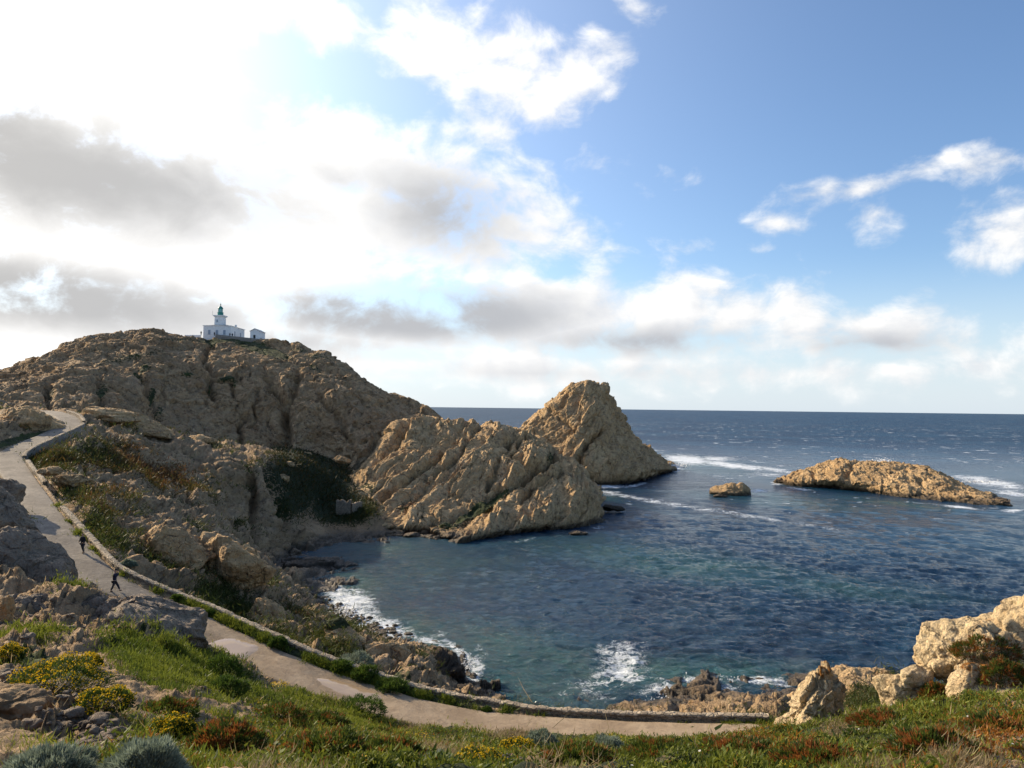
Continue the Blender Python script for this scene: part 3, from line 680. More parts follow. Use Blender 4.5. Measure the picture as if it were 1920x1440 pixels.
dd = np.zeros(TX.shape)
dd[keep] = rockdisp(TG[keep], (-0.4, 0.3, 0.85), 2.0, 0.8, 1.0, 0.9, 0.5)
dd *= amp
rocky = blob_px(TPX, TPY, [(190, 1160, 230, 70, -8, 1.4), (60, 1040, 120, 100, 0, 1.4), (40, 1230, 120, 30, 0, 1.0), (70, 1340, 150, 50, -25, 1.1), (250, 1390, 60, 30, 0, .5)])
dd += nearf * pathfade * (0.5 * fbm(TG / 3.0, 4) + 0.30 * np.abs(fbm(TG / 1.3, 3)) + 0.16 * fbm(TG / 0.5, 4))
kk = (rocky > .02) & (nearf > 0) & (pathfade > 0)
dd[kk] += (rocky * nearf * pathfade)[kk] * .42 * rockdisp(TG[kk] + 70, (-.3, .2, .9), 2.0, .32, 1.0, 1.2, .2)
for (pl, wpx, dep) in [([(500, 870), (520, 930), (540, 990)], 8, 3), ([(470, 900), (478, 960), (480, 1020)], 6, 3), ([(430, 930), (440, 990)], 5, 2), ([(400, 870), (430, 900)], 5, 2), ([(640, 1215), (600, 1185)], 5, 1.0)]:
    dd -= dep * np.exp(-(pline_dist(TPX, TPY, pl) / wpx) ** 2)
TG2 = TG + TN * dd[..., None]
TN2 = grid_normals(TG2); TN2 = np.where(TN2[..., 2:3] < 0, -TN2, TN2)
# steep faces lose their cover, ledges on the far slope gain a little
TVG = TVG * sstep(TN2[..., 2], 0.35, 0.6)
ledge = 0.55 * sstep(TN2[..., 2], 0.8, 0.95) * (TY > 60) * (TZ > 5) * sstep(fbm(TG / 9.0 + 4, 3), -0.1, 0.3)
TVG = np.maximum(TVG, ledge)
ground = mesh_obj('ground', TG2, grid_faces(NR, NA), M_TERR, attrs={'veg': TVG, 'rust': TRU, 'hill_shade': np.clip(valley * 1.3, 0, 1)})  # last attribute marks where the hill's shadow is painted on the hollow
tag(ground, kind='structure')

# ------------------------------------------------------------------ path, verge wall
k = new_mat('path_surface'); pos = k.n('ShaderNodeNewGeometry').outputs['Position']
fp = attr(k, 'paved')
a = k.noise(pos, 0.35, 6, .65, .5); b = k.noise(pos, 3.0, 6, .7); c = k.noise(pos, 30, 3, .6)
dirt = k.mix(k.ss(a, .38, .62), (0.26, 0.185, 0.115), (0.37, 0.275, 0.18)); dirt = k.mix(k.m('MULTIPLY', k.ss(b, .45, .75), .5), dirt, (0.2, 0.145, 0.10))
pav = k.mix(k.ss(a, .35, .65), (0.15, 0.125, 0.10), (0.23, 0.195, 0.155)); pav = k.mix(k.m('MULTIPLY', k.ss(b, .5, .7), .6), pav, (0.30, 0.25, 0.20))
crack = k.vor(pos, 0.5, 'DISTANCE_TO_EDGE'); 
pav = k.mix(k.ss(crack.outputs[0], 0.0, 0.02, .25, 0.0), pav, (0.07, 0.06, 0.05))
st = k.noise(pos, 1.1, 8, .75, 1.2); lt = k.noise(pos, .16, 4, .6, .8)
dirt = k.mix(k.m('MULTIPLY', k.ss(st, .52, .66), .55), dirt, (.15, .105, .068)); dirt = k.mix(k.m('MULTIPLY', k.ss(lt, .5, .6), .4), dirt, (.20, .14, .085))
pav = k.mix(k.m('MULTIPLY', k.ss(st, .50, .64), .6), pav, (.10, .08, .062)); pav = k.mix(k.m('MULTIPLY', k.ss(st, .44, .36), .5), pav, (.34, .29, .23))
pf = k.ss(k.m('ADD', fp, k.m('MULTIPLY', k.m('SUBTRACT', a, .5), 1.2)), .35, .65)
col = k.mix(pf, dirt, pav); col = k.mix(k.m('MULTIPLY', k.ss(c, .55, .7), .4), col, (0.14, 0.11, 0.08))
k.link(col, k.b.inputs['Base Color'])
bp = k.n('ShaderNodeBump', ins={'Height': k.m('ADD', b, k.m('MULTIPLY', c, .25)), 'Strength': .5, 'Distance': .12}); k.link(bp.outputs[0], k.b.inputs['Normal'])
M_PATH = k.m_
nw = 40
tt = np.linspace(-1, 1, nw)
edge_n = fbm(PC / 1.3, 3)[:, None] * 0.25
PG = PC[:, None, :] + OUT[:, None, :] * (tt[None, :, None] * (HALF[:, None] + 0.18 + edge_n * np.abs(tt)[None] ** 4)[..., None])
PG[..., 2] += 0.03 - 0.08 * np.abs(tt)[None] ** 6 - .3 * np.abs(tt)[None] ** 40 + 0.035 * fbm(PG / 1.1, 4)
pgx, pgy = proj(PG)
PG[..., 2] -= .11 * sstep(blob_px(pgx, pgy, [(450, 1216, 80, 24, -12, 1.2), (655, 1289, 95, 18, -24, 1.2)]) + .35 * fbm(PG / .8 + 2, 4), .1, .75)
pavd = sstep(pcy, 1210, 1120)[:, None] * np.ones(nw)[None]
path = mesh_obj('path', PG, grid_faces(len(PC), nw)[:, ::-1], M_PATH, attrs={'paved': pavd}); tag(path, kind='structure')

k = new_mat('puddle_water'); pos = k.n('ShaderNodeNewGeometry').outputs['Position']
k.b.inputs['Base Color'].default_value = (0.38, 0.265, 0.16, 1); k.b.inputs['Roughness'].default_value = 0.08; k.b.inputs['Specular IOR Level'].default_value = 0.4
bp = k.n('ShaderNodeBump', ins={'Height': k.noise(pos, 9, 2, .5), 'Strength': .03, 'Distance': .05}); k.link(bp.outputs[0], k.b.inputs['Normal'])
M_PUD = k.m_
def path_z(x, y):
    d = (PC[:, 0] - x) ** 2 + (PC[:, 1] - y) ** 2; i = min(max(d.argmin(), 1), len(PC) - 2)
    al = min(.3, max(-.3, (x - PC[i, 0]) * TAN[i, 0] + (y - PC[i, 1]) * TAN[i, 1]))
    return PC[i, 2] + al * (PC[i + 1, 2] - PC[i - 1, 2])
def puddle(outline, label, z_off):
    pts = [q(px, py, 53) for px, py in outline]
    P2 = []
    for px, py in outline:
        D = 53.0
        for _ in range(8):
            p = q(px, py, D); zt = path_z(p[0], p[1]); D = qz(px, py, zt)[1]
        P2.append(qz(px, py, path_z(*qz(px, py, zt)[:2])))
    P2 = resample(np.array(P2 + [P2[0]]), 90)[:-1]
    P2[:, 2] += z_off
    ctr = P2.mean(0); n_ = len(P2); rings = [ctr[None].repeat(n_, 0) * (1 - f) + P2 * f for f in (0.001, .33, .66, 1.0)]
    G = np.stack(rings)
    for a_ in range(4):
        for b_ in range(n_): G[a_, b_, 2] = path_z(G[a_, b_, 0], G[a_, b_, 1]) + z_off
    G[..., :2] += (fbm(np.concatenate([G[..., :2], G[..., 2:] * 0], -1) / .7 + 3, 3) * .22)[..., None] * (np.arange(4) / 3.0)[:, None, None]
    G[3, :, 2] -= .14
    o = mesh_obj('puddle', G, grid_faces(4, n_, True), M_PUD); tag(o, label, 'puddle', 'muddy puddles on the path')
puddle([(375, 1200), (425, 1186), (472, 1196), (500, 1208), (492, 1222), (470, 1234), (450, 1246), (415, 1242), (390, 1225)], 'wide pale puddle where the dirt path bends past the dark green bush', -0.035)
puddle([(560, 1262), (602, 1263), (640, 1272), (690, 1287), (745, 1305), (735, 1316), (690, 1316), (640, 1309), (596, 1299), (575, 1280)], 'long muddy puddle beside the low wall, nearer the viewer', -0.035)

def wall_material(name, c1, c2, mort, sc=3.2):
    k = new_mat(name); pos = k.n('ShaderNodeNewGeometry').outputs['Position']
    mp = k.n('ShaderNodeMapping', ins={0: pos}); mp.inputs[3].default_value = (1, 1, 1.7)
    v = k.vor(mp.outputs[0], sc); e = k.vor(mp.outputs[0], sc, 'DISTANCE_TO_EDGE')
    nn = k.noise(pos, 2.0, 6, .7)
    col = k.mix(k.n('ShaderNodeSeparateColor', ins={0: v.outputs['Color']}).outputs[0], c1, c2)
    col = k.mix(k.m('MULTIPLY', k.ss(nn, .45, .7), .5), col, (0.16, 0.12, 0.085))
    col = k.mix(k.ss(e.outputs[0], 0.0, 0.10, .8, 0), col, mort)
    k.link(col, k.b.inputs['Base Color'])
    hh = k.m('MULTIPLY_ADD', k.ss(e.outputs[0], 0, .15), .7, nn)
    bp = k.n('ShaderNodeBump', ins={'Height': hh, 'Strength': .7, 'Distance': .10}); k.link(bp.outputs[0], k.b.inputs['Normal'])
    return k.m_
M_WALL = wall_material('rubble_wall', (0.20, 0.155, 0.11), (0.38, 0.30, 0.21), (0.10, 0.08, 0.06))
M_COPE = wall_material('wall_coping', (0.46, 0.37, 0.26), (0.27, 0.21, 0.145), (0.12, 0.095, 0.07), 2.8)
M_WALLG = wall_material('grey_retaining_stone', (0.25, 0.215, 0.18), (0.32, 0.28, 0.23), (0.20, 0.175, 0.145), 2.2)
def wall(line, outv, thick, h_in, h_out, name, label, cat='wall', mat=M_WALL, cope=True, rough=.085):
    """line: points of the inner top line's base; outv: outward unit vectors; bottom goes down h_out"""
    n_ = len(line); h_in = np.broadcast_to(h_in, (n_,)); h_out = np.broadcast_to(h_out, (n_,))
    L = np.concatenate([[0], np.cumsum(np.linalg.norm(np.diff(line, axis=0), axis=1))])
    m = max(3, int(L[-1] / 0.16)); t = np.linspace(0, L[-1], m)
    f = lambda a: np.interp(t, L, a)
    B = np.stack([f(line[:, k]) for k in range(3)], 1); O = np.stack([f(outv[:, k]) for k in range(3)], 1); hi = f(h_in); ho = f(h_out)
    up = np.array([0, 0, 1.0])
    def ring(a0, a1, z0, z1, nz, ntop):
        secs = []
        for z in np.linspace(z0, z1, nz): secs.append((a0, z))
        for a_ in np.linspace(a0, a1, ntop)[1:]: secs.append((a_, z1))
        return secs
    prof = [(0.0, -0.45), (0.0, -.1), (0.0, .15), (0.0, .35), (0.0, .5)]
    tw = fbm(B / 2.2, 2) * 0.05
    G = []
    hz = hi - (0.09 if cope else 0)
    for j in range(5): G.append(B + up * (-0.4 + (hz + 0.4)[:, None] * j / 4))
    G.append(B + O * thick / 2 + up * hz[:, None])
    for j in range(9): G.append(B + O * thick + up * (hz[:, None] - (hz + ho)[:, None] * j / 8))
    G = np.stack(G, 1)
    dn = fbm(G / .28, 3) * rough + (worley(G / .33)[2] - .5) * rough
    G += O[:, None] * np.array([-1] * 5 + [0] + [1] * 9)[None, :, None] * dn[..., None]; G[:, 4:7, 2] += dn[:, 4:7] * .5 + tw[:, None]
    root = empty(name, tuple(B[len(B) // 2]), label, cat)
    off = np.array(root.location)
    V = (G - off).reshape(-1, 3); ns = G.shape[1]
    caps = [[(0 * ns + a_) for a_ in range(ns)], [((m - 1) * ns + a_) for a_ in range(ns)][::-1]]
    mesh_obj('stonework', V, [grid_faces(m, ns), np.array(caps)], mat, root)
    if cope:
        prof = [(-.05, -.02), (-.055, .05), (-.02, .10), (thick * .35, .115), (thick * .7, .11), (thick + .02, .09), (thick + .05, .04), (thick + .045, -.02)]
        C = np.stack([B + O * a_ + up * (hz[:, None] + b_) for a_, b_ in prof], 1)
        w2 = worley(C / .45 + 8)
        C += (fbm(C / .25 + 5, 3) * rough)[..., None] * up + up * ((w2[2] - .5) * .07)[..., None] + O[:, None] * (fbm(C / .3 + 9, 2) * rough)[..., None]
        C[..., 2] += tw[:, None]
        V = (C - off).reshape(-1, 3); ns = C.shape[1]
        caps = [[a_ for a_ in range(ns)], [((m - 1) * ns + a_) for a_ in range(ns)][::-1]]
        mesh_obj('coping', V, [grid_faces(m, ns), np.array(caps)], M_COPE, root)
    return root
def path_piece(y0, y1, x_max=5000):
    idx = np.where((pcy <= y0) & (pcy >= y1) & (pcx < x_max))[0]; return idx
vfull = np.interp(np.arange(len(PC)), np.arange(0, len(PC), 3), verge_s)
i1_ = np.where(pcx < 1455)[0][0]; i2_ = np.where(pcy < 955)[0][0]
idx = np.arange(i1_, i2_)
wall(PC[idx] + OUT[idx] * (HALF[idx] + vfull[idx])[:, None], OUT[idx], WALL_T, np.full(len(idx), .36), np.full(len(idx), 1.6), 'stone_wall', 'long low rubble wall with weedy verge along the seaward edge of the path')
idx = np.arange(np.where(pcy < 912)[0][0], np.where(pcy < 868)[0][0])
wall(PC[idx] + OUT[idx] * (HALF[idx] + vfull[idx])[:, None], OUT[idx], WALL_T, .45, 1.6, 'stone_wall', 'short piece of low wall just below the bend of the road')
jb = np.where(pcy < 860)[0][0]; jt = np.where((pcy < 800))[0][0]
idx = np.arange(jb + 2, jt + 6)
wall(PC[idx] + OUT[idx] * (HALF[idx] + vfull[idx])[:, None], OUT[idx], .5, .22, 3.8, 'retaining_wall', 'grey retaining wall holding up the paved road above the bend', mat=M_WALLG)
idx = np.arange(jt + 6, np.where(pcy < 774)[0][0])
wall(PC[idx] + OUT[idx] * (HALF[idx] + vfull[idx])[:, None], OUT[idx], .5, .5, 2.5, 'parapet_wall', 'low parapet wall on the right side of the road near its crest')

# ------------------------------------------------------------------ sea
na, ns_ = 1100, 760
sa = np.linspace(R(-60), R(58), na)
ty = np.concatenate([np.linspace(0.62, 0.004, ns_ - 14), np.geomspace(0.0037, 0.0004, 14)])
sr = EYE / ty
SX = np.sin(sa)[None] * sr[:, None]; SY = np.cos(sa)[None] * sr[:, None]
SPX, SPY = proj(np.stack([SX, SY, SX * 0], -1))
def wave(x, y, ang, L, seed):
    c_, s_ = math.cos(ang), math.sin(ang); u = (x * c_ + y * s_) / L; v = (-x * s_ + y * c_) / (L * 2.6)
    p = np.stack([u, v, np.full(u.shape, seed)], -1)
    return 1 - np.abs(perlin(p)) * 2.2
wz = np.zeros(SX.shape)
calm = sstep(SPX, 600, 1300) * .5 + .5
for (ang, L, am, sd) in [(1.25, 5.5, .20, 1.3), (0.95, 3.0, .24, 5.7), (1.6, 1.8, .22, 9.1), (1.35, 1.1, .13, 19.1), (1.2, 14, .2, 12.5), (.7, .7, .05, 3.3)]:
    lod = sstep(L * 1400 * EYE / (SX ** 2 + SY ** 2), 1.2, 3.0)
    wz += am * wave(SX, SY, ang, L, sd) * lod
wz *= calm
# foam and shallow water, from where the land is
foam = blob_px(SPX, SPY, [(655, 1140, 62, 48, -40, 1.0), (700, 1170, 100, 28, -18, .95), (630, 1108, 32, 24, 0, .9), (790, 1198, 95, 15, -18, .8), (860, 1222, 60, 14, -40, .85), (892, 1265, 22, 55, -10, .8), (905, 1300, 20, 22, 0, .6),
     (1155, 1250, 75, 56, 20, .72), (1105, 1290, 75, 40, 0, .55), (1230, 1300, 50, 16, 10, .8), (1300, 1278, 90, 9, 0, .85), (1420, 1282, 70, 8, 0, .9), (1200, 1325, 40, 9, 0, .7), (1470, 1288, 30, 6, 0, .7),
     (1290, 862, 60, 11, -5, 1.1), (1370, 872, 100, 7, -7, 1.0), (1450, 880, 60, 5, -8, .8), (1340, 860, 60, 7, 0, .8), (1262, 878, 22, 8, 0, 1.0), (1345, 918, 26, 4, 0, 1.0), (1420, 920, 30, 6, 0, .7), (1460, 905, 20, 6, 0, .8), (1440, 890, 60, 5, 0, .6),
     (1860, 905, 90, 9, -8, .95), (1830, 896, 60, 5, -4, .9), (1900, 925, 60, 8, -8, .8), (1800, 951, 60, 3.5, -6, .9), (1900, 957, 30, 4, 0, .9), (1140, 912, 50, 5, 0, .9), (1190, 910, 30, 4, 10, .8), (1115, 920, 18, 8, 0, .8),
     (1500, 917, 30, 3, -5, .7), (1090, 1002, 50, 3, 5, .5), (980, 1014, 40, 3, 8, .45), (1120, 990, 20, 3, 0, .5), (1350, 1300, 60, 12, 0, .5)])
line1 = pline_dist(SPX, SPY, [(1130, 922), (1200, 935), (1290, 950), (1400, 967), (1470, 978), (1530, 988), (1620, 1005)])
foam = np.maximum(foam, .6 * np.exp(-(line1 / 5.5) ** 2) * np.clip(1.25 - (SPX - 1130) / 600, 0, 1) * (SPX > 1120))
shallow = blob_px(SPX, SPY, [(760, 1060, 260, 75, 0, .45), (760, 1200, 260, 60, -15, .9), (950, 1260, 260, 90, -10, 1.0), (650, 1100, 90, 90, 0, .8), (1300, 1270, 260, 40, 0, .9), (1250, 1055, 330, 34, -8, .75), (1480, 940, 220, 16, -6, .5), (1690, 945, 120, 8, -6, .8), (700, 1025, 120, 20, 0, .8), (1560, 1100, 280, 26, -6, .5), (1290, 870, 140, 18, -5, .6), (1130, 935, 40, 14, 0, .6)])
wz *= (1 - .25 * sstep(SPX, 1000, 700) * (SY < 240))
lodf = sstep(1400 * EYE / (SX ** 2 + SY ** 2), .3, 2)
wz += foam * .2 * fbm(np.stack([SX, SY, SX * 0], -1) / 1.1, 3) * lodf
k = new_mat('sea_water'); pos = k.n('ShaderNodeNewGeometry').outputs['Position']
fo = attr(k, 'foam'); sh = attr(k, 'shallow')
big = k.noise(pos, 0.012, 4, .6, .5)
deep = k.mix(k.ss(big, .4, .62), (0.003, 0.021, 0.050), (0.008, 0.043, 0.082))
shc = k.mix(k.ss(k.noise(pos, .06, 4, .6), .35, .65), (0.014, 0.066, 0.078), (0.035, 0.10, 0.088))
wc = k.mix(sh, deep, shc)
# foam pattern: torn threads
wp = k.n('ShaderNodeTexNoise', ins={'Vector': pos, 'Scale': .45, 'Detail': 4.0}); wv2 = k.vm('SCALE', k.vm('SUBTRACT', wp.outputs['Color'], (.5, .5, .5))); wv2.node.inputs['Scale'].default_value = 3.0
ppos = k.vm('ADD', pos, wv2)
def thread(sc, det): return k.m('SUBTRACT', 1.0, k.m('MULTIPLY', k.m('ABSOLUTE', k.m('SUBTRACT', k.noise(ppos, sc, det, .6, .6), .5)), 7.0), clamp=True)
pat = k.m('ADD', k.m('MULTIPLY', thread(.55, 5), .5), k.m('MULTIPLY', thread(1.5, 4), .35))
lo = k.noise(pos, .16, 5, .7, .5)
pat = k.m('ADD', pat, k.m('MULTIPLY', k.m('SUBTRACT', lo, .5), 2.2))
ff = k.ss(k.m('ADD', k.m('MULTIPLY', fo, 1.05), k.m('MULTIPLY', k.m('SUBTRACT', pat, .62), .9)), .30, .95)
ff = k.m('MULTIPLY', ff, k.ss(fo, 0.02, .25))
# whitecaps of the open sea
yv = k.n('ShaderNodeSeparateXYZ', ins={0: pos}).outputs[1]
def caps(sx, sy, lo_, hi_, y0, y1, y2, y3):
    mp = k.n('ShaderNodeMapping', ins={0: pos}); mp.inputs[2].default_value = (0, 0, R(-5)); mp.inputs[3].default_value = (sx, sy, 1)
    c_ = k.ss(k.m('ADD', k.noise(mp.outputs[0], 1.0, 4, .6, .4), k.m('MULTIPLY', k.noise(pos, .009, 2, .6), .22)), lo_, hi_)
    return k.m('MULTIPLY', c_, k.m('MULTIPLY', k.ss(yv, y0, y1), k.ss(yv, y2, y3, 1.0, 0.0)))
capf = k.m('MAXIMUM', caps(.16, .20, .78, .825, 150, 260, 420, 600), caps(.085, .055, .74, .785, 300, 450, 1500, 2300))
capf = k.m('MAXIMUM', capf, k.m('MULTIPLY', caps(.03, .010, .785, .82, 1300, 2000, 9000, 14000), .5))
ff = k.m('MAXIMUM', ff, k.m('MULTIPLY', capf, .75))
k.link(k.mix(ff, wc, (0.75, 0.78, 0.8)), k.b.inputs['Base Color'])
k.link(k.m('ADD', k.m('MULTIPLY', ff, .5), k.ss(yv, 140, 900, .10, .42)), k.b.inputs['Roughness'])
k.b.inputs['IOR'].default_value = 1.33; k.link(k.ss(yv, 200, 1400, .45, .22), k.b.inputs['Specular IOR Level'])
wm = k.n('ShaderNodeMapping', ins={0: pos}); wm.inputs[2].default_value = (0, 0, R(-12)); wm.inputs[3].default_value = (.55, 1.3, 1)
w1 = k.noise(wm.outputs[0], .60, 7, .72, .5); w2_ = k.noise(wm.outputs[0], .10, 3, .6, .4)
hh = k.m('ADD', w1, k.m('MULTIPLY', w2_, 2.2))
bp = k.n('ShaderNodeBump', ins={'Height': hh, 'Strength': 1.0, 'Distance': .8}); k.link(bp.outputs[0], k.b.inputs['Normal'])
M_SEA = k.m_
sea = mesh_obj('sea_water', np.stack([SX, SY, wz - .15], -1), grid_faces(ns_, na)[:, ::-1], M_SEA, attrs={'foam': foam, 'shallow': shallow})
tag(sea, kind='structure')

# ------------------------------------------------------------------ simple solids
class MB:
    def __init__(s): s.V = []; s.F = []
    def box(s, x0, x1, y0, y1, z0, z1, top=1.0):
        b = len(s.V); cx, cy = (x0 + x1) / 2, (y0 + y1) / 2
        for z, k_ in ((z0, 1.0), (z1, top)):
            for x, y in ((x0, y0), (x1, y0), (x1, y1), (x0, y1)): s.V.append((cx + (x - cx) * k_, cy + (y - cy) * k_, z))
        s.F += [(b, b + 3, b + 2, b + 1), (b + 4, b + 5, b + 6, b + 7)] + [(b + i, b + (i + 1) % 4, b + 4 + (i + 1) % 4, b + 4 + i) for i in range(4)]
        return s
    def lathe(s, cx, cy, prof, n=16, rot=0):
        b = len(s.V)
        for r, z in prof:
            for i in range(n):
                a_ = 2 * math.pi * i / n + rot; s.V.append((cx + r * math.cos(a_), cy + r * math.sin(a_), z))
        for j in range(len(prof) - 1):
            for i in range(n): s.F.append((b + j * n + i, b + j * n + (i + 1) % n, b + (j + 1) * n + (i + 1) % n, b + (j + 1) * n + i))
        s.F.append(tuple(b + i for i in range(n))[::-1]); t_ = b + (len(prof) - 1) * n; s.F.append(tuple(t_ + i for i in range(n)))
        return s
    def poly(s, pts, faces):
        b = len(s.V); s.V += [tuple(p) for p in pts]; s.F += [tuple(b + i for i in f) for f in faces]; return s
    def build(s, name, mat, parent=None, smooth=False):
        me = bpy.data.meshes.new(name); me.from_pydata(s.V, [], s.F); me.update(); me.materials.append(mat)
        if smooth: me.polygons.foreach_set('use_smooth', [True] * len(me.polygons))
        o = bpy.data.objects.new(name, me); COL.objects.link(o)
        if parent: o.parent = parent
        return o
def flat_mat(name, c, rough=.8, var=.15, sc=1.5):
    k = new_mat(name); pos = k.n('ShaderNodeNewGeometry').outputs['Position']
    nn = k.noise(pos, sc, 5, .65)
    k.link(k.mix(k.ss(nn, .35, .7), c, tuple(v * (1 - var) for v in c)), k.b.inputs['Base Color']); k.b.inputs['Roughness'].default_value = rough
    return k.m_
M_WHITE = flat_mat('white_render', (.80, .80, .78)); M_TRIM = flat_mat('grey_trim', (.45, .46, .47)); M_SLATE = flat_mat('dark_slate', (.05, .055, .065))
M_SHUT = flat_mat('grey_blue_shutter', (.30, .36, .42)); M_GREEN = flat_mat('green_lantern_paint', (.03, .20, .17), .45); M_DARKW = flat_mat('dark_opening', (.04, .045, .05))
k = new_mat('lantern_glass'); k.b.inputs['Base Color'].default_value = (.10, .45, .45, 1); k.b.inputs['Roughness'].default_value = .1; k.b.inputs['Alpha'].default_value = .75; M_LGLASS = k.m_

# lighthouse: origin at front left corner of the house
def at(px, py, D): return q(px, py, D)
LH = empty('lighthouse', (-124.6, 300, 58.0), 'white lighthouse with green lantern rising from a flat white house on the hilltop', 'lighthouse')
x1 = 11.0; y1 = 15.5; ze = 5.55
MB().box(0, x1, 0, y1, -2.5, ze).build('wall', M_WHITE, LH)
MB().box(-.25, x1 + .25, -.25, y1 + .25, ze, ze + .22).build('cornice', M_WHITE, LH)
rf_ = MB().box(.3, x1 - .3, .3, y1 - .3, ze + .22, ze + .95, .42).build('roof', M_SLATE, LH)
MB().box(10.0, 10.6, 7, 7.9, ze + .25, ze + 1.3).build('chimney', M_WHITE, rf_)
def window(x, z, w, h, par, y=-.06, mat=M_SHUT, face='front', nm='window'):
    b = MB()
    if face == 'front': b.box(x - w / 2, x + w / 2, y, y + .12, z, z + h)
    else: b.box(y, y + .12, x - w / 2, x + w / 2, z, z + h)
    o = b.build(nm, mat, par)
    s_ = MB()
    if face == 'front': s_.box(x - w / 2 - .12, x + w / 2 + .12, y - .06, y + .06, z - .14, z - .003)
    else: s_.box(y - .06 + .06, y + .2, x - w / 2 - .12, x + w / 2 + .12, z - .14, z - .003)
    s_.build('sill', M_TRIM, o)
for x in (2.4, 5.5, 8.5): window(x, 2.1, .95, 1.8, LH)
window(4.5, 2.1, .95, 1.7, LH, y=x1 - .05, face='side'); window(11.0, 2.1, .95, 1.7, LH, y=x1 - .05, face='side')
tyy = 5.5; tx = q(413, 600, 305.5)[0] + 124.6
tw = MB().box(tx - 1.72, tx + 1.72, tyy - 1.72, tyy + 1.72, ze + .2, 10.0, .965).build('tower', M_WHITE, LH)
window(tx - .6, 7.6, .55, .9, tw, y=tyy - 1.76)
MB().box(tx - 2.2, tx + 2.2, tyy - 2.2, tyy + 2.2, 10.0, 10.35).box(tx - 1.95, tx + 1.95, tyy - 1.95, tyy + 1.95, 9.75, 9.997).build('gallery', M_WHITE, LH)
lan = MB().lathe(tx, tyy, [(1.15, 10.353), (1.15, 11.5), (1.28, 11.52), (1.28, 11.65), (.9, 11.66)], 16).build('lantern_base', M_GREEN, LH)
MB().lathe(tx, tyy, [(.86, 11.663), (.86, 13.2)], 12).build('lantern_glass', M_LGLASS, lan)
gb = MB()
for i in range(8):
    a_ = 2 * math.pi * i / 8; gb.box(tx + .9 * math.cos(a_) - .05, tx + .9 * math.cos(a_) + .05, tyy + .9 * math.sin(a_) - .05, tyy + .9 * math.sin(a_) + .05, 11.66, 13.2)
gb.build('glazing_bars', M_GREEN, lan)
MB().lathe(tx, tyy, [(1.08, 13.2), (1.05, 13.35), (.85, 13.75), (.5, 14.1), (.2, 14.3), (.12, 14.6), (.26, 14.75), (.28, 14.9), (.12, 15.1), (.05, 15.7)], 16).build('dome', M_GREEN, LH, True)
MB().box(tx - 2.6, tx - 2.54, tyy - 1.6, tyy - 1.54, 10.35, 12.2).box(tx - 2.6, tx - 2.1, tyy - 1.6, tyy - 1.54, 10.32, 10.38).build('antenna', M_SLATE, LH)
OB = empty('outbuilding', (-105.7, 300, 57.0), 'small white gabled outbuilding right of the lighthouse', 'outbuilding')
w_ = 3.7; l_ = 7.0; h_ = 4.6
MB().poly([(0, 0, -2), (w_, 0, -2), (w_, l_, -2), (0, l_, -2), (0, 0, h_), (w_, 0, h_), (w_, l_, h_), (0, l_, h_), (w_ / 2, 0, h_ + .95), (w_ / 2, l_, h_ + .95)],
          [(0, 1, 5, 8, 4), (1, 2, 6, 5), (2, 3, 7, 9, 6), (3, 0, 4, 7), (0, 3, 2, 1)]).build('wall', M_WHITE, OB)
MB().poly([(-.3, -.25, h_ - .12), (w_ / 2, -.25, h_ + 1.0), (w_ + .3, -.25, h_ - .12), (-.3, l_ + .25, h_ - .12), (w_ / 2, l_ + .25, h_ + 1.0), (w_ + .3, l_ + .25, h_ - .12),
           (-.3, -.25, h_ + .02), (w_ / 2, -.25, h_ + 1.16), (w_ + .3, -.25, h_ + .02), (-.3, l_ + .25, h_ + .02), (w_ / 2, l_ + .25, h_ + 1.16), (w_ + .3, l_ + .25, h_ + .02)],
          [(6, 7, 10, 9), (7, 8, 11, 10), (0, 3, 4, 1), (1, 4, 5, 2), (0, 1, 7, 6), (1, 2, 8, 7), (3, 9, 10, 4), (4, 10, 11, 5), (0, 6, 9, 3), (2, 5, 11, 8)]).build('roof', M_TRIM, OB)
MB().box(1.3, 2.15, -.05, .05, 1.6, 3.1).build('window', M_DARKW, OB)
def straight_wall(name, label, a, b, top, depth, thick, mat, cope=False):
    a = np.array(a, float); b = np.array(b, float); n_ = 30
    L = np.stack([a * (1 - t) + b * t for t in np.linspace(0, 1, n_)]); d = b - a; d[2] = 0; d /= np.linalg.norm(d); o = np.array([d[1], -d[0], 0])
    return wall(L, np.tile(o, (n_, 1)), thick, top, depth, name, label, mat=mat, cope=cope)
pa, pb = q(405, 629, 297), q(500, 639, 297.5)
straight_wall('retaining_wall', 'grey stone retaining wall under the lighthouse house', pa, pb, .4, 6.5, .8, M_WALLG)
pa, pb = q(347, 631, 302), q(378, 631, 301)
straight_wall('garden_wall', 'low white wall left of the lighthouse house', pa, pb, .6, 1.5, .4, M_WHITE)
pa, pb = q(159, 636, 262), q(216, 634, 271)
straight_wall('ruined_wall', 'flat topped ruined stone wall on the skyline left of the summit', pa, pb, .9, 3.0, .8, M_WALLG)
pa, pb = q(300, 624, 288), q(326, 629, 291)
straight_wall('ruined_wall', 'short broken wall end on the skyline beside the summit mound', pa, pb, .5, 3.0, .8, M_WALLG)

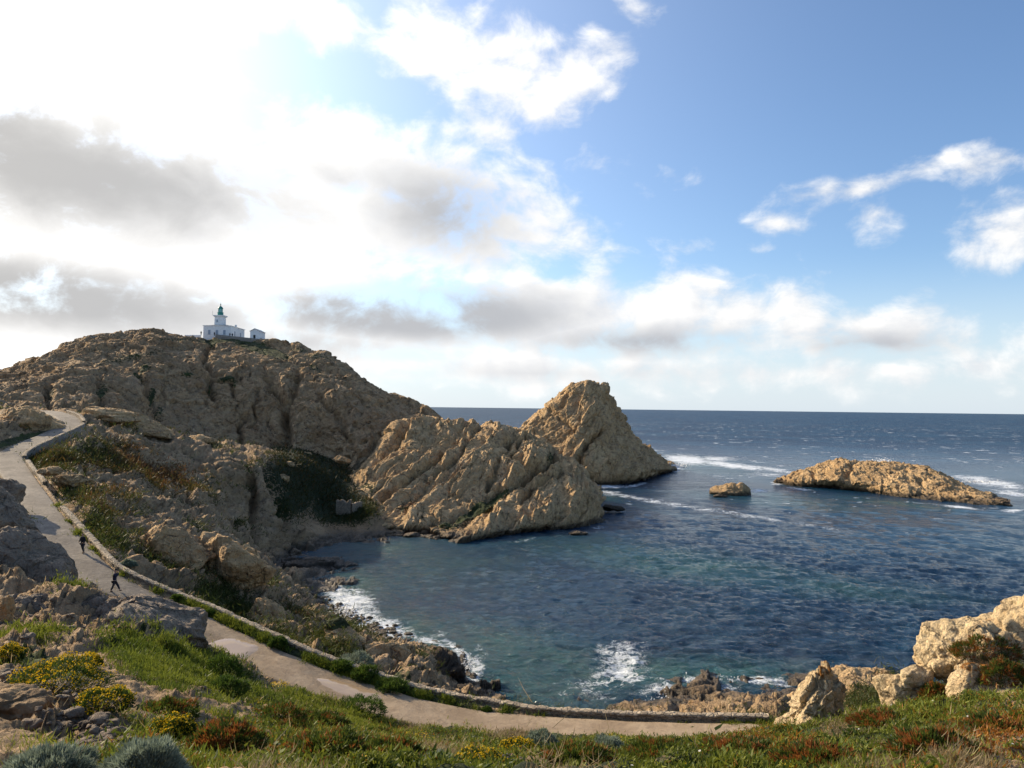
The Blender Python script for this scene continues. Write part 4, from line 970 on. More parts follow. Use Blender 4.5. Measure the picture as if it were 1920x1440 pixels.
# roofless stone hut in the green hollow
hb = qz(651, 961, 4.7)
HT = empty('stone_hut', tuple(hb + np.array([-2.9, 0, -.6])), 'small roofless stone hut on the dark grass of the cove', 'hut', rz=R(-14))
def rough_box(x0, x1, y0, y1, z0, z1, name, par, mat, n=14, amp=.12, broken=.5):
    G = []
    xs = np.linspace(x0, x1, n)
    prof = [(y0, z0)] + [(y0, z) for z in np.linspace(z0, z1, 9)[1:]] + [((y0 + y1) / 2, z1), (y1, z1)] + [(y1, z) for z in np.linspace(z1, z0, 6)[1:]]
    for x in xs:
        cut = broken * (fbm(np.array([[x / 1.1, y0 + 7, z1]]), 3)[0])
        G.append([(x, y, z + (cut if z > (z0 + z1) / 2 else 0)) for y, z in prof])
    G = np.array(G); G += np.stack([fbm(G / .4 + j * 9, 3) for j in range(3)], -1) * amp
    ns = len(prof)
    o = mesh_obj(name, G, [grid_faces(n, ns), np.array([list(range(ns)), [(n - 1) * ns + a_ for a_ in range(ns)][::-1]])], mat, par); return o
rough_box(0, 4.1, 0, .6, -1, 3.7, 'front_wall', HT, M_WALL, 26, .14, 1.0)
sw = rough_box(0, 4.4, -.3, .3, -1, 3.0, 'side_wall', HT, M_WALL, 20, .10, .5); sw.rotation_euler = (0, 0, R(80)); sw.location = (4.1, .3, 0)
sw = rough_box(0, 4.4, -.3, .3, -1, 2.6, 'side_wall', HT, M_WALL, 20, .10, .7); sw.rotation_euler = (0, 0, R(90)); sw.location = (.3, .65, 0)
rough_box(.6, 4.4, 4.4, 5.0, -1, 2.4, 'back_wall', HT, M_WALL, 20, .10, .8)
rough_box(1.0, 3.4, 1.0, 3.8, -1, 1.0, 'fallen_rubble', HT, M_WALLG, 16, .4, 1.0)

SX_, SY_ = proj(TG2); SX_ = np.where(TY < 3, -9999, SX_)
def snap(px, py, r_=5):
    m = (np.abs(SX_ - px) < r_) & (np.abs(SY_ - py) < r_)
    if not m.any(): return None
    d = TG2[..., 1][m]; return float(np.percentile(d, 12))
# ------------------------------------------------------------------ loose rocks and outcrops
import bmesh
def ico(sub):
    bm = bmesh.new(); bmesh.ops.create_icosphere(bm, subdivisions=sub, radius=1.0)
    V = np.array([v.co[:] for v in bm.verts]); Fc = np.array([[v.index for v in f.verts] for f in bm.faces]); bm.free(); return V, Fc
ICO = {k_: ico(k_) for k_ in (3, 4, 5, 6, 7)}
def rock_shape(sub, seed, rad, facets=16, rough=1.0, sc=1.0, lump=.2):
    V, Fc = ICO[sub]; r_ = np.random.default_rng(seed)
    nrm = r_.normal(size=(facets, 3)); nrm /= np.linalg.norm(nrm, axis=1)[:, None]; h = r_.uniform(.72, 1.0, facets)
    c = V @ nrm.T
    d = np.where(c > .05, h / np.maximum(c, .05), 9.0)
    ds = -np.log(np.exp(-26 * d).sum(1) + 1e-14) / 26
    ds = np.minimum(ds, 1.25)
    ds = ds + lump * fbm(V * 1.6 + seed * 3.1, 3)
    P = V * ds[:, None] * np.array(rad)
    q_ = P + seed * 13.7
    size = float(np.mean(rad))
    bd = tuple(r_.normal(size=3)); e = rockdisp(q_, bd, 1.6, sc, 1.0, .9, 0.1, .5) + .2 * rockdisp(q_ + 50, bd, 1.5, sc * .35, 1.0, 1.0, 0.3)
    P = P + V * (e * rough * sc / .8)[:, None]
    return P, Fc
ROCKN = [0]
def outcrop(px, py, hw, hh, D, label, name='rock_outcrop', cat='rock', mat=M_GREY, dep=1.0, rot=0, lean=0, sub=6, rough=None, facets=16, group=None, seed=None, sink=0, vegl=0, lump=.2, taper=0, cap=0):
    ROCKN[0] += 1; sd = seed or ROCKN[0]
    c = q(px, py, D); rx = hw / F * D; rz = hh / F * D; ry = rx * dep
    sc = max(.10, .16 * (rx + rz)); sc = min(sc, 1.3)
    P, Fc = rock_shape(sub, sd, (rx, ry, rz), facets, ((rough if rough is not None else .42) * .62) , sc, lump)
    a_ = R(lean); ca, sa_ = math.cos(a_), math.sin(a_)
    X = P[:, 0] * ca + P[:, 2] * sa_; Z_ = -P[:, 0] * sa_ + P[:, 2] * ca; P = np.stack([X, P[:, 1], Z_], 1)
    a_ = R(rot); ca, sa_ = math.cos(a_), math.sin(a_); P = np.stack([P[:, 0] * ca - P[:, 1] * sa_, P[:, 0] * sa_ + P[:, 1] * ca, P[:, 2]], 1)
    if taper: kx = 1 - taper * (P[:, 2:3] / rz); P[:, :2] *= kx
    o = mesh_obj(name, P, Fc, mat, attrs={'veg': vegl * sstep(P[:, 2] / rz, .3, .8), 'rust': P[:, 0] * 0 + .3} if vegl else ({'rust': sstep(P[:, 2] / rz, .45, .95) * cap} if cap else None))
    o.location = tuple(c); tag(o, label, cat, group); return o
PN = 'pinnacle_rock'
outcrop(1540, 1325, 52, 78, 32, 'upright pale rock pinnacle with rust lichen cap at the end of the wall', PN, 'rock pinnacle', M_PALE, 0.9, 10, 2, 7, facets=20, seed=33, taper=.28, cap=.62, lump=.16, rough=.75)
outcrop(1485, 1362, 40, 22, 33, 'low pale rock at the foot of the pinnacle where the wall ends', 'boulder', 'boulder', M_PALE, 1, 0, -10, 6)
outcrop(1708, 1300, 46, 40, 30, 'pale boulder standing between the pinnacle and the large right outcrop', 'boulder', 'boulder', M_PALE, .9, 20, 12, 6, facets=9, seed=12)
BIGO = outcrop(1800, 1232, 80, 66, 30, 'large pale outcrop with plants on its ledge at right, nearest the sea', 'rock_outcrop', 'rock outcrop', M_PALE, 1.1, -10, -20, 7, seed=5)
outcrop(1868, 1212, 90, 54, 31.5, 'sloping pale slab behind the planted ledge at right', 'rock_outcrop', 'rock outcrop', M_PALE, .9, 15, -18, 7, seed=8)
outcrop(1975, 1202, 72, 92, 30, 'tall pale rock cut by the right edge of the photo', 'rock_outcrop', 'rock outcrop', M_PALE, .9, 0, -12, 7, seed=9)
outcrop(1842, 1305, 56, 50, 27.5, 'pale rock with a rusty stain in front of the planted ledge', 'boulder', 'boulder', M_PALE, .9, -20, -12, 7, facets=10, seed=14, cap=.6)
outcrop(1880, 1315, 42, 30, 27, 'small pale rock half sunk in ice plants, right of the stained one', 'boulder', 'boulder', M_PALE, .9, 30, -10, 6, seed=15)
outcrop(1897, 1421, 17, 15, 14, 'small white stone in the orange plants at the bottom right corner', 'stone', 'stone', M_PALE, .9, 30, -30, 5, seed=16, rough=.2)
outcrop(408 + 60 * 0, 1331, 11, 5, 31, 'small white stone lying in the grass near the yellow flowers', 'stone', 'stone', M_PALE, .9, 30, 0, 4, seed=17, rough=.2)
# pale shore rocks beyond the wall
outcrop(1612, 1300, 92, 42, 86, 'broad pale shore rock seen past the pinnacle', 'rock_outcrop', 'rock outcrop', M_ROCK, .8, 0, 6, 7, seed=20, rough=.35)
outcrop(1455, 1335, 105, 26, 80, 'low pale shore rock behind the end of the wall', 'rock_outcrop', 'rock outcrop', M_ROCK, .6, 0, -6, 7, seed=21, rough=.35)
for i, (px, py, hw, hh, z) in enumerate([(1275, 1305, 34, 12, 84), (1330, 1300, 40, 14, 86), (1390, 1298, 36, 13, 86), (1440, 1302, 30, 12, 85), (1300, 1325, 52, 12, 79), (1370, 1322, 46, 13, 80), (1240, 1322, 22, 10, 80), (1465, 1296, 22, 8, 88)]):
    outcrop(px, py + 3, hw, hh * .75, z, 'low dark wet surf rock, ' + ['second from the left', 'with foam behind it', 'in the middle of the row', 'right of the middle', 'long and closest to the wall', 'broad and beside the pale shore rock', 'leftmost and smallest', 'farthest right by open water'][i],
            'shore_rock', 'shore rock', M_WET, .8, i * 40, 0, 6, group='dark wet rocks in the surf below the wall', rough=.5)
# left outcrops beside the path
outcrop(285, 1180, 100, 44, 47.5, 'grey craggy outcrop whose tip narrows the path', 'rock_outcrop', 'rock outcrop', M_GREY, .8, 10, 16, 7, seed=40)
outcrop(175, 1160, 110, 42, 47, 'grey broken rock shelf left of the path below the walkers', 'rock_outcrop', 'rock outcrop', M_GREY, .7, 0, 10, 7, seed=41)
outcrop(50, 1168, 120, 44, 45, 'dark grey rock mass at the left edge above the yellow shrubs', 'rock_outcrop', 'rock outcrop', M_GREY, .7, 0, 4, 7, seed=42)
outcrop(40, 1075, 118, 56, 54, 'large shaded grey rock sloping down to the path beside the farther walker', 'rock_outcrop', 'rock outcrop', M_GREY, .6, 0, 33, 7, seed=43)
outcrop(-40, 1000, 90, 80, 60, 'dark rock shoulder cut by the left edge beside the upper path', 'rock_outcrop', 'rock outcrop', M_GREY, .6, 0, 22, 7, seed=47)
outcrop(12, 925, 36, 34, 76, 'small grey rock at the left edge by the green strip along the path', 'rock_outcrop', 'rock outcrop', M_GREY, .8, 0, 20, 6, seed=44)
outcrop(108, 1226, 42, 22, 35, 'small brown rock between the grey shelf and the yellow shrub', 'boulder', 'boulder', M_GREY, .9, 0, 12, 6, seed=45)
outcrop(10, 1150, 18, 34, 40, 'rust brown rock at the left edge', 'boulder', 'boulder', M_ROCK, .9, 0, 0, 6, seed=46)
outcrop(30, 1330, 70, 34, 16.5, 'rust brown rock lump on the bare soil at the lower left', 'boulder', 'boulder', M_TERR, .9, 0, 12, 6, seed=48)
outcrop(20, 1395, 60, 26, 13, 'brown rock lump at the left edge above the silver shrubs', 'boulder', 'boulder', M_TERR, .9, 0, 6, 6, seed=49)
# outcrops across the wall
outcrop(325, 1045, 80, 62, 79, 'tan outcrop beyond the wall with a sunlit cap, nearest the walkers', 'rock_outcrop', 'rock outcrop', M_ROCK, .8, 0, 14, 7, seed=50)
outcrop(425, 1070, 76, 62, 81, 'tan outcrop above the black hollow beyond the wall', 'rock_outcrop', 'rock outcrop', M_ROCK, .8, 0, 18, 7, seed=51)
outcrop(500, 1150, 38, 26, 74, 'rounded reddish rock beside the dark hollow', 'rock_outcrop', 'rock outcrop', M_ROCK, .8, 0, 20, 6, seed=52)
outcrop(640, 1192, 42, 24, 68, 'low tan rock with plants on the bluff beyond the wall', 'rock_outcrop', 'rock outcrop', M_ROCK, .8, 0, 22, 6, seed=53, vegl=.8)
outcrop(725, 1240, 48, 42, 68, 'reddish brown bluff rock above the tide pool', 'rock_outcrop', 'rock outcrop', M_ROCK, .9, 0, 32, 7, seed=54)
outcrop(790, 1280, 42, 32, 66, 'dark brown sloping rock behind the wall', 'rock_outcrop', 'rock outcrop', M_ROCK, .9, 0, 35, 6, seed=57)
outcrop(835, 1262, 46, 36, 86, 'dark jagged sea rock with foam along its outer side', 'shore_rock', 'shore rock', M_WET, .9, 0, 25, 7, seed=55, rough=.6)
outcrop(880, 1298, 22, 14, 82, 'small black rock at the seaward foot of the jagged one', 'shore_rock', 'shore rock', M_WET, .9, 0, 20, 6, seed=56)
outcrop(590, 1068, 78, 9, 148, 'flat brown rock shelf reaching into the cove', 'shore_rock', 'shore rock', M_WET, .8, 0, 3, 7, seed=58, rough=.5)
outcrop(640, 1092, 30, 8, 138, 'dark end of the rock shelf by the surf', 'shore_rock', 'shore rock', M_WET, .9, 0, 3, 6, seed=59, rough=.6)
outcrop(590, 1125, 22, 14, 124, 'dark shore rock at the edge of the white surf', 'shore_rock', 'shore rock', M_WET, .9, 0, 15, 6, seed=60)
for (px, py, hw, hh, D, lab) in [(532, 897, 12, 9, 184, 'pale slab on the dark green slope left of the stone hut'), (628, 928, 9, 6, 208, 'small pale rock just above the stone hut'), (545, 870, 9, 5, 200, 'small pale rock high on the dark green slope'),
                                (640, 862, 16, 7, 226, 'tan boulder at the top edge of the green hollow'), (575, 852, 8, 5, 230, 'small boulder at the foot of the cliff above the green hollow'), (690, 922, 14, 6, 210, 'flat pale rock right of the stone hut'),
                                (620, 968, 7, 4, 196, 'small stone below the hut near the beach'), (480, 1046, 40, 8, 150, 'low tan rocks where the cliff meets the beach')]:
    outcrop(px, py, hw, hh, D, lab, 'boulder', 'boulder', M_ROCK, .8, 0, 8, 5, rough=.4)
# upper left
outcrop(40, 800, 72, 36, 128, 'tan layered rock left of the upper road', 'rock_outcrop', 'rock outcrop', M_ROCK, .7, 0, 5, 7, seed=61)
outcrop(-40, 815, 72, 46, 120, 'tan rock beside the upper road cut by the left edge', 'rock_outcrop', 'rock outcrop', M_ROCK, .7, 0, 0, 7, seed=62)
outcrop(205, 780, 50, 14, 166, 'pale rock hump behind the parapet corner', 'rock_outcrop', 'rock outcrop', M_ROCK, .7, 0, 6, 6, seed=63)
outcrop(270, 802, 52, 20, 172, 'tan rock hump right of the parapet below the hill', 'rock_outcrop', 'rock outcrop', M_ROCK, .7, 0, 14, 7, seed=64)
outcrop(375, 826, 30, 13, 185, 'pale rounded boulder at the foot of the hill cliff', 'boulder', 'boulder', M_ROCK, .8, 0, 10, 6, seed=65)
outcrop(95, 885, 20, 9, 90, 'small rock beside the path just below the bend', 'boulder', 'boulder', M_ROCK, .8, 0, 0, 5, seed=66)
outcrop(135, 903, 34, 15, 92, 'grey rock ledge by the greenery below the bend', 'boulder', 'boulder', M_ROCK, .8, 0, 5, 6, seed=67)
# in the sea
outcrop(1368, 921, 30, 15, 285, 'small tan rock standing alone in the sea left of the long islet', 'sea_rock', 'sea rock', M_ROCK, .8, 0, 5, 6, seed=70, facets=9)
outcrop(1392, 922, 14, 15, 283, 'rounded right end of the lone sea rock', 'sea_rock', 'sea rock', M_ROCK, .8, 0, 5, 5, seed=71, facets=9)
outcrop(1348, 930, 13, 3, 276, 'tiny dark rock awash beside the lone sea rock', 'sea_rock', 'sea rock', M_ROCK, .8, 0, 0, 5, seed=72)
outcrop(1148, 953, 21, 7, 232, 'low dark rock off the tip of the headland', 'sea_rock', 'sea rock', M_WET, .8, 0, 5, 6, seed=73)
outcrop(1088, 1000, 18, 4, 190, 'low black rock awash at the foot of the headland', 'sea_rock', 'sea rock', M_ROCK, .8, 0, 0, 5, seed=74)
# beach rubble: countless stones along the inner shore
def rubble(name, pts, sizes, mat, label_kind='stuff'):
    V, Fc = ICO[3]; base = [rock_shape(3, 200 + i, (1, 1, .7), 10, 0.15, .3)[0] for i in range(6)]
    Vs = []; Fs = []; n_ = 0
    for i, (p, s_) in enumerate(zip(pts, sizes)):
        a_ = rng.uniform(0, 6.28); b_ = base[i % 6]; c_, sn = math.cos(a_), math.sin(a_)
        Vs.append(np.stack([b_[:, 0] * c_ - b_[:, 1] * sn, b_[:, 0] * sn + b_[:, 1] * c_, b_[:, 2]], 1) * s_ + p); Fs.append(Fc + n_); n_ += len(b_)
    o = mesh_obj(name, np.concatenate(Vs), np.concatenate(Fs), mat, attrs=None); tag(o, kind='stuff'); return o
pts = []; sz_ = []
shore_px = [(545, 1040), (580, 1022), (610, 1010), (650, 1004), (700, 1002), (740, 1003), (790, 1005), (820, 1010)]
for i in range(700):
    t_ = rng.uniform(0, len(shore_px) - 1.001); j = int(t_); a_, b_ = shore_px[j], shore_px[j + 1]; f = t_ - j
    px = a_[0] + (b_[0] - a_[0]) * f; py = a_[1] + (b_[1] - a_[1]) * f - abs(rng.normal(0, 5)) + 2
    pts.append(qz(px, py, .1 + max(0, (1003 - py)) * .05)); sz_.append(rng.uniform(.15, .6) * (1 + (rng.random() < .08) * 1.5))
rubble('beach_stones', pts, sz_, M_ROCK)
pts = []; sz_ = []
for i in range(500):
    t_ = rng.random(); px = 560 + 330 * t_ + rng.normal(0, 10); py = 1120 + 170 * t_ + rng.normal(0, 9) - 14 * math.sin(t_ * 3)
    pts.append(qz(px, py, .1)); sz_.append(rng.uniform(.12, .5))
rubble('shore_rubble', pts, sz_, M_ROCK)

# ------------------------------------------------------------------ people
M_SKIN = flat_mat('skin', (.45, .27, .19), .6); M_JACK = flat_mat('dark_jacket', (.018, .018, .022)); M_TROU = flat_mat('dark_trousers', (.03, .032, .042)); M_HAIR = flat_mat('dark_hair', (.02, .015, .012)); M_NAVY = flat_mat('navy_jacket', (.02, .025, .05)); M_SHOE = flat_mat('shoe', (.03, .025, .02)); M_BEIGE = flat_mat('tan_detail', (.30, .20, .12))
def skin(name, verts, edges, rad, mat, parent, root=0, sub=2):
    me = bpy.data.meshes.new(name); me.from_pydata(verts, edges, []); o = bpy.data.objects.new(name, me); COL.objects.link(o); o.parent = parent
    md = o.modifiers.new('skin', 'SKIN'); md.use_smooth_shade = True
    for i, r_ in enumerate(rad):
        if name in ('jacket', 'trousers', 'hair', 'cap'): r_ = tuple(v * 1.18 for v in r_) if isinstance(r_, tuple) else r_ * 1.18
        sv = me.skin_vertices[0].data[i]; sv.radius = (r_, r_) if not isinstance(r_, tuple) else r_; sv.use_root = (i == root)
    sb = o.modifiers.new('sub', 'SUBSURF'); sb.levels = sub; sb.render_levels = sub
    me.materials.append(mat); return o
def person(loc, rz, label, lf, rf2, la, ra, jack, cap, group, name='person', lean=.03, cat='person'):
    """lf, rf2: (knee, ankle, toe) for left and right leg; la, ra: (elbow, wrist) ; local +Y is forward"""
    root = empty(name, loc, label, cat, group, rz)
    hip = (0, 0, .93); ch = (0, lean, 1.30); nk = (0, lean * 1.3, 1.47); hd = (0, lean * 1.5 + .02, 1.63)
    sh = .19
    V = [hip, (0, lean * .5, 1.12), ch, nk, hd, (0, hd[1], 1.73)]; E = [(0, 1), (1, 2), (2, 3), (3, 4), (4, 5)]
    Rr = [(.155, .115), (.14, .105), (.17, .115), .058, (.082, .098), (.06, .07)]
    def limb(start, pts_, rads, base):
        i = len(V); 
        for p, r_ in zip(pts_, rads): V.append(p); Rr.append(r_)
        E.append((base, i)); [E.append((i + a_, i + a_ + 1)) for a_ in range(len(pts_) - 1)]
    for s_, leg in ((-1, lf), (1, rf2)):
        kx = s_ * .1
        limb(0, [(kx, 0, .86), (kx, leg[0][0], leg[0][1]), (kx, leg[1][0], leg[1][1]), (kx, leg[2][0], leg[2][1])], [.09, .06, .042, .035], 0)
    for s_, arm in ((-1, la), (1, ra)):
        (ex, ey, ez), (wx, wy, wz_) = arm
        hx, hy, hz_ = wx + (wx - ex) * .18, wy + (wy - ey) * .3, wz_ + (wz_ - ez) * .3
        limb(2, [(s_ * sh, ch[1], 1.40), (ex, ey, ez), (wx, wy, wz_), (hx, hy, hz_)], [.055, .042, .03, .036], 2)
    skin('body', V, E, Rr, M_SKIN, root)
    # jacket
    jv = [(0, 0, .84), (0, lean * .4, 1.05), (0, lean, 1.28), (0, lean * 1.3, 1.43)]; je = [(0, 1), (1, 2), (2, 3)]; jr = [(.185, .135), (.17, .13), (.20, .145), (.10, .09)]
    for s_, arm in ((-1, la), (1, ra)):
        i = len(jv); jv += [(s_ * (sh + .005), ch[1], 1.39), arm[0], arm[1]]; jr += [.075, .062, .05]; je += [(2, i), (i, i + 1), (i + 1, i + 2)]
    skin('jacket', jv, je, jr, jack, root)
    tv = [(0, 0, .90)]; te = []; tr = [(.165, .125)]
    for s_, leg in ((-1, lf), (1, rf2)):
        i = len(tv); kx = s_ * .1; tv += [(kx, 0, .80), (kx, leg[0][0], leg[0][1]), (kx, leg[1][0], leg[1][1] + .02)]; tr += [.105, .078, .062]; te += [(0, i), (i, i + 1), (i + 1, i + 2)]
    skin('trousers', tv, te, tr, M_TROU, root)
    for s_, leg in ((-1, lf), (1, rf2)):
        kx = s_ * .1
        skin('shoe', [(kx, leg[1][0] - .04, leg[1][1] - .05), (kx, leg[2][0] - .03, leg[2][1]), (kx, leg[2][0] + .07, leg[2][1])], [(0, 1), (1, 2)], [.05, .048, .038], M_SHOE, root)
    skin('hair' if not cap else 'cap', [(0, hd[1] - .02, 1.66), (0, hd[1] - .01, 1.75)] + ([(0, hd[1] + .14, 1.71)] if cap else []), [(0, 1)] + ([(1, 2)] if cap else []), [(.092, .105), (.075, .085)] + ([(.06, .02)] if cap else []), M_HAIR, root, sub=1)
    # nose and ears
    skin('ear', [(-.088, hd[1], 1.62), (-.098, hd[1] - .01, 1.65)], [(0, 1)], [.015, .018], M_SKIN, root, sub=1); skin('ear', [(.088, hd[1], 1.62), (.098, hd[1] - .01, 1.65)], [(0, 1)], [.015, .018], M_SKIN, root, sub=1)
    skin('nose', [(0, hd[1] + .09, 1.64), (0, hd[1] + .115, 1.61)], [(0, 1)], [.012, .016], M_SKIN, root, sub=1)
    return root
def on_path(px, py):
    """point of the path under a pixel"""
    zt = 17.0
    for _ in range(12): p = qz(px, py, zt); zt = .5 * zt + .5 * (path_z(p[0], p[1]) + .03)
    return qz(px, py, zt)
G_W = 'walkers on the path'
p1 = on_path(155, 1037)
person(tuple(p1), R(160), 'person in dark clothes walking along the path, farther from the viewer', ((.10, .48), (-.02, .09), (.10, .04)), ((-.02, .48), (-.20, .12), (-.12, .045)), ((-.29, .02, 1.15), (-.24, .20, 1.0)), ((.29, .05, 1.14), (.23, .24, 1.02)), M_JACK, False, G_W)
p2 = on_path(214, 1109)
person(tuple(p2), R(-75), 'person striding on the path with hands raised to the face, nearer the viewer', ((.22, .50), (.36, .11), (.47, .05)), ((-.04, .48), (-.22, .10), (-.13, .045)), ((-.26, .18, 1.18), (-.08, .24, 1.46)), ((.26, .18, 1.18), (.08, .25, 1.47)), M_NAVY, True, G_W)
legs_s = (((.0, .48), (.0, .09), (.12, .04)), ((-.02, .48), (-.02, .09), (.1, .04)))
arms_s = (((-.27, -.02, 1.13), (-.25, .06, .90)), ((.27, -.02, 1.13), (.25, .06, .90)))
for (px, py, lab) in [(377, 628.5, 'tiny dark figure standing at the left corner of the lighthouse house'), (402, 630, 'tiny figure behind the wall in front of the lighthouse windows'), (431, 632, 'tiny figure behind the wall right of the lighthouse corner, left of a pair'), (435.5, 632.5, 'tiny figure behind the wall right of the lighthouse corner, right of a pair')]:
    p = q(px, py, 298.2); person(tuple(p), R(170), lab, *legs_s, *arms_s, M_JACK, False, 'visitors at the lighthouse')

# ------------------------------------------------------------------ vegetation
def veg_mat(name, rough=.6, trans=True):
    k = new_mat(name); c = attr(k, 'tint', 0); k.link(c, k.b.inputs['Base Color']); k.b.inputs['Roughness'].default_value = rough
    o = k.t.nodes['Material Output'] if 'Material Output' in k.t.nodes else [n_ for n_ in k.t.nodes if n_.type == 'OUTPUT_MATERIAL'][0]
    tr = k.n('ShaderNodeBsdfTranslucent', ins={'Color': k.mix(.5, c, (.10, .13, .02), 'ADD') if False else c}); mx = k.n('ShaderNodeMixShader', ins={0: .35})
    k.link(k.b.outputs[0], mx.inputs[1]); k.link(tr.outputs[0], mx.inputs[2]); k.link(mx.outputs[0], o.inputs[0])
    return k.m_
M_LEAF = veg_mat('leaves'); M_PETAL = veg_mat('petals', .7)
def blades(base, dirs, L, Wd, bend, c0, c1):
    """base (n,3), dirs unit (n,3); returns verts, quads, tris, cols"""
    n_ = len(base); up = np.array([0, 0, 1.0])
    side = np.cross(dirs, rng.normal(size=(n_, 3))); side /= np.linalg.norm(side, axis=1)[:, None] + 1e-9
    L = L[:, None]; Wd = Wd[:, None]
    mid_ = base + dirs * L * .55 + up * bend[:, None] * L * .0
    d2 = dirs + up * bend[:, None]; d2 /= np.linalg.norm(d2, axis=1)[:, None] + 1e-9
    tip = mid_ + d2 * L * .5
    V = np.stack([base - side * Wd * .5, base + side * Wd * .5, mid_ + side * Wd * .5, mid_ - side * Wd * .5, tip], 1)
    i = np.arange(n_)[:, None] * 5
    quads = i + np.array([[0, 1, 2, 3]]); tris = i + np.array([[3, 2, 4]])
    C = np.stack([c0, c0, (c0 + c1) / 2, (c0 + c1) / 2, c1], 1)
    return V.reshape(-1, 3), quads, tris, C.reshape(-1, 3)
def blade_obj(name, parts, mat, parent=None):
    V = []; Qd = []; T = []; C = []; o = 0
    for v, q_, t_, c in parts: V.append(v); Qd.append(q_ + o); T.append(t_ + o); C.append(c); o += len(v)
    return mesh_obj(name, np.concatenate(V), [np.concatenate(Qd), np.concatenate(T)], mat, parent, smooth=False, cols=np.concatenate(C))
def rand_dirs(n_, up=.8, spread=1.0):
    d = rng.normal(size=(n_, 3)) * spread; d[:, 2] = np.abs(d[:, 2]) * .6 + up; return d / np.linalg.norm(d, axis=1)[:, None]

# scatter over the ground, evenly as seen from the path's viewpoint
flatP = TG2.reshape(-1, 3); fX = TPX.ravel(); fY = TPY.ravel(); fV = TVG.ravel(); fS = TS.ravel(); fD = TD.ravel(); fH = TH.ravel(); fVe = TV.ravel(); fN = TN2.reshape(-1, 3)
dist = np.linalg.norm(flatP - np.array([0, 0, EYE]), axis=1)
facing = ((np.array([0, 0, EYE]) - flatP) * fN).sum(1) / dist
ok = (fX > -150) & (fX < 2070) & (fY > 700) & (fY < 1560) & (flatP[:, 2] > 1.2) & (flatP[:, 1] > 3)
onpath = (fD < fH - 0.05 - .25 * np.clip(fbm(flatP / .9, 2), -1, 1)) 
wallz = (fS > 0) & (fD > fH + fVe - .08) & (fD < fH + fVe + WALL_T + .12)
ok &= ~onpath & ~wallz
nz_big = fbm(flatP / 6.0 + 3, 3); nz_mid = fbm(flatP / 1.4 + 8, 3)
def bp_(l): return blob_px(fX, fY, l)
dryw = bp_([(1590, 1378, 80, 22, 5, 1.1), (1700, 1400, 80, 20, 8, .5), (790, 1352, 75, 20, 8, 1.2), (820, 1425, 60, 25, 0, 1.0), (1330, 1375, 60, 12, 0, 1.0), (960, 1385, 60, 14, 0, .8), (600, 1330, 80, 26, 10, .7), (1800, 1435, 90, 25, 0, .9), (1650, 1440, 80, 20, 0, .9)])
grassw = bp_([(330, 1255, 150, 46, -18, 1.3), (130, 1115, 40, 18, 0, 1.2), (25, 960, 45, 60, 0, 1.2), (620, 1340, 110, 34, -10, .8), (200, 1000, 60, 26, -40, 1.0), (60, 1200, 80, 14, 0, 1)])
icew = bp_([(560, 1410, 380, 70, 0, 1.3), (1650, 1400, 420, 70, 6, 1.2), (1150, 1410, 360, 26, 0, 1.2), (1800, 1310, 200, 45, 8, 1.2), (800, 1345, 60, 14, 0, .5)])
redw = bp_([(1850, 1400, 150, 60, 10, 1.3), (1450, 1405, 170, 30, 0, .8), (700, 1355, 60, 16, 0, .9), (430, 1318, 26, 12, 0, 1.2), (600, 1400, 300, 40, 0, .45), (1850, 1250, 60, 60, 0, .8), (1900, 1360, 60, 50, 0, .9), (700, 1400, 120, 30, 0, .5)])
is_verge = ((fS > 0) & (fD > fH - .2) & (fD < fH + fVe + .1)) & (flatP[:, 1] < 80)
def pick(w, n_, tmin=0):
    w = np.where(ok, w, 0) * np.clip(facing, .08, 1) ** .3; w = w / w.sum(); return rng.choice(len(w), n_, p=w)
def clump_pts(idx, per, rad):
    b = np.repeat(idx, per); p = flatP[b].copy(); r_ = np.repeat(rad, per)[:, None]
    off = rng.normal(size=(len(b), 2)) * r_; nrm = fN[b]
    p[:, :2] += off; p[:, 2] -= (off * nrm[:, :2]).sum(1) / np.maximum(nrm[:, 2], .35); return p, b
def mixc(a, b, t): return np.array(a)[None] * (1 - t[:, None]) + np.array(b)[None] * t[:, None]
def scatter(name, w, n_, per, L0, W0, radf, up, spread, colf, lodk=.0022, zsink=.02):
    idx = pick(w, n_); d_ = dist[idx]
    p, b = clump_pts(idx, per, radf * (1 + d_ / 60)); m = len(p); dd_ = dist[b]
    L = L0 * rng.uniform(.6, 1.3, m) * np.clip(1 + 1.3 * nz_mid[b], .45, 2) * (1 + dd_ / 70); Wd = np.maximum(W0 * rng.uniform(.7, 1.3, m), dd_ * .00075)
    dirs = rand_dirs(m, up, spread); p[:, 2] -= zsink; dirs = dirs + np.array([.16, -.10, 0]) * rng.uniform(0, 2, (m, 1)); dirs /= np.linalg.norm(dirs, axis=1)[:, None]
    c0, c1 = colf(b, m)
    return blades(p, dirs, L, Wd, rng.uniform(-.1, .5, m), c0, c1)
def ice_col(b, m):
    t = np.clip(.5 + nz_mid[b] * .8 + rng.normal(0, .22, m), 0, 1); c = mixc((.05, .072, .010), (.21, .22, .025), t)
    red = (redw[b] * .75 + nz_big[b] * .8 + rng.normal(0, .22, m)) > .41
    rc = mixc((.26, .06, .015), (.42, .17, .025), rng.random(m)); c0 = np.where(red[:, None], c * .4 + rc * .6, c); c1 = np.where(red[:, None], rc, c * 1.15); return c0, c1
def clump_col(b, m):
    t = np.clip(.4 + nz_big[b] * .9 + rng.normal(0, .25, m), 0, 1); c = mixc((.035, .058, .010), (.13, .155, .02), t); return c, c * 1.3
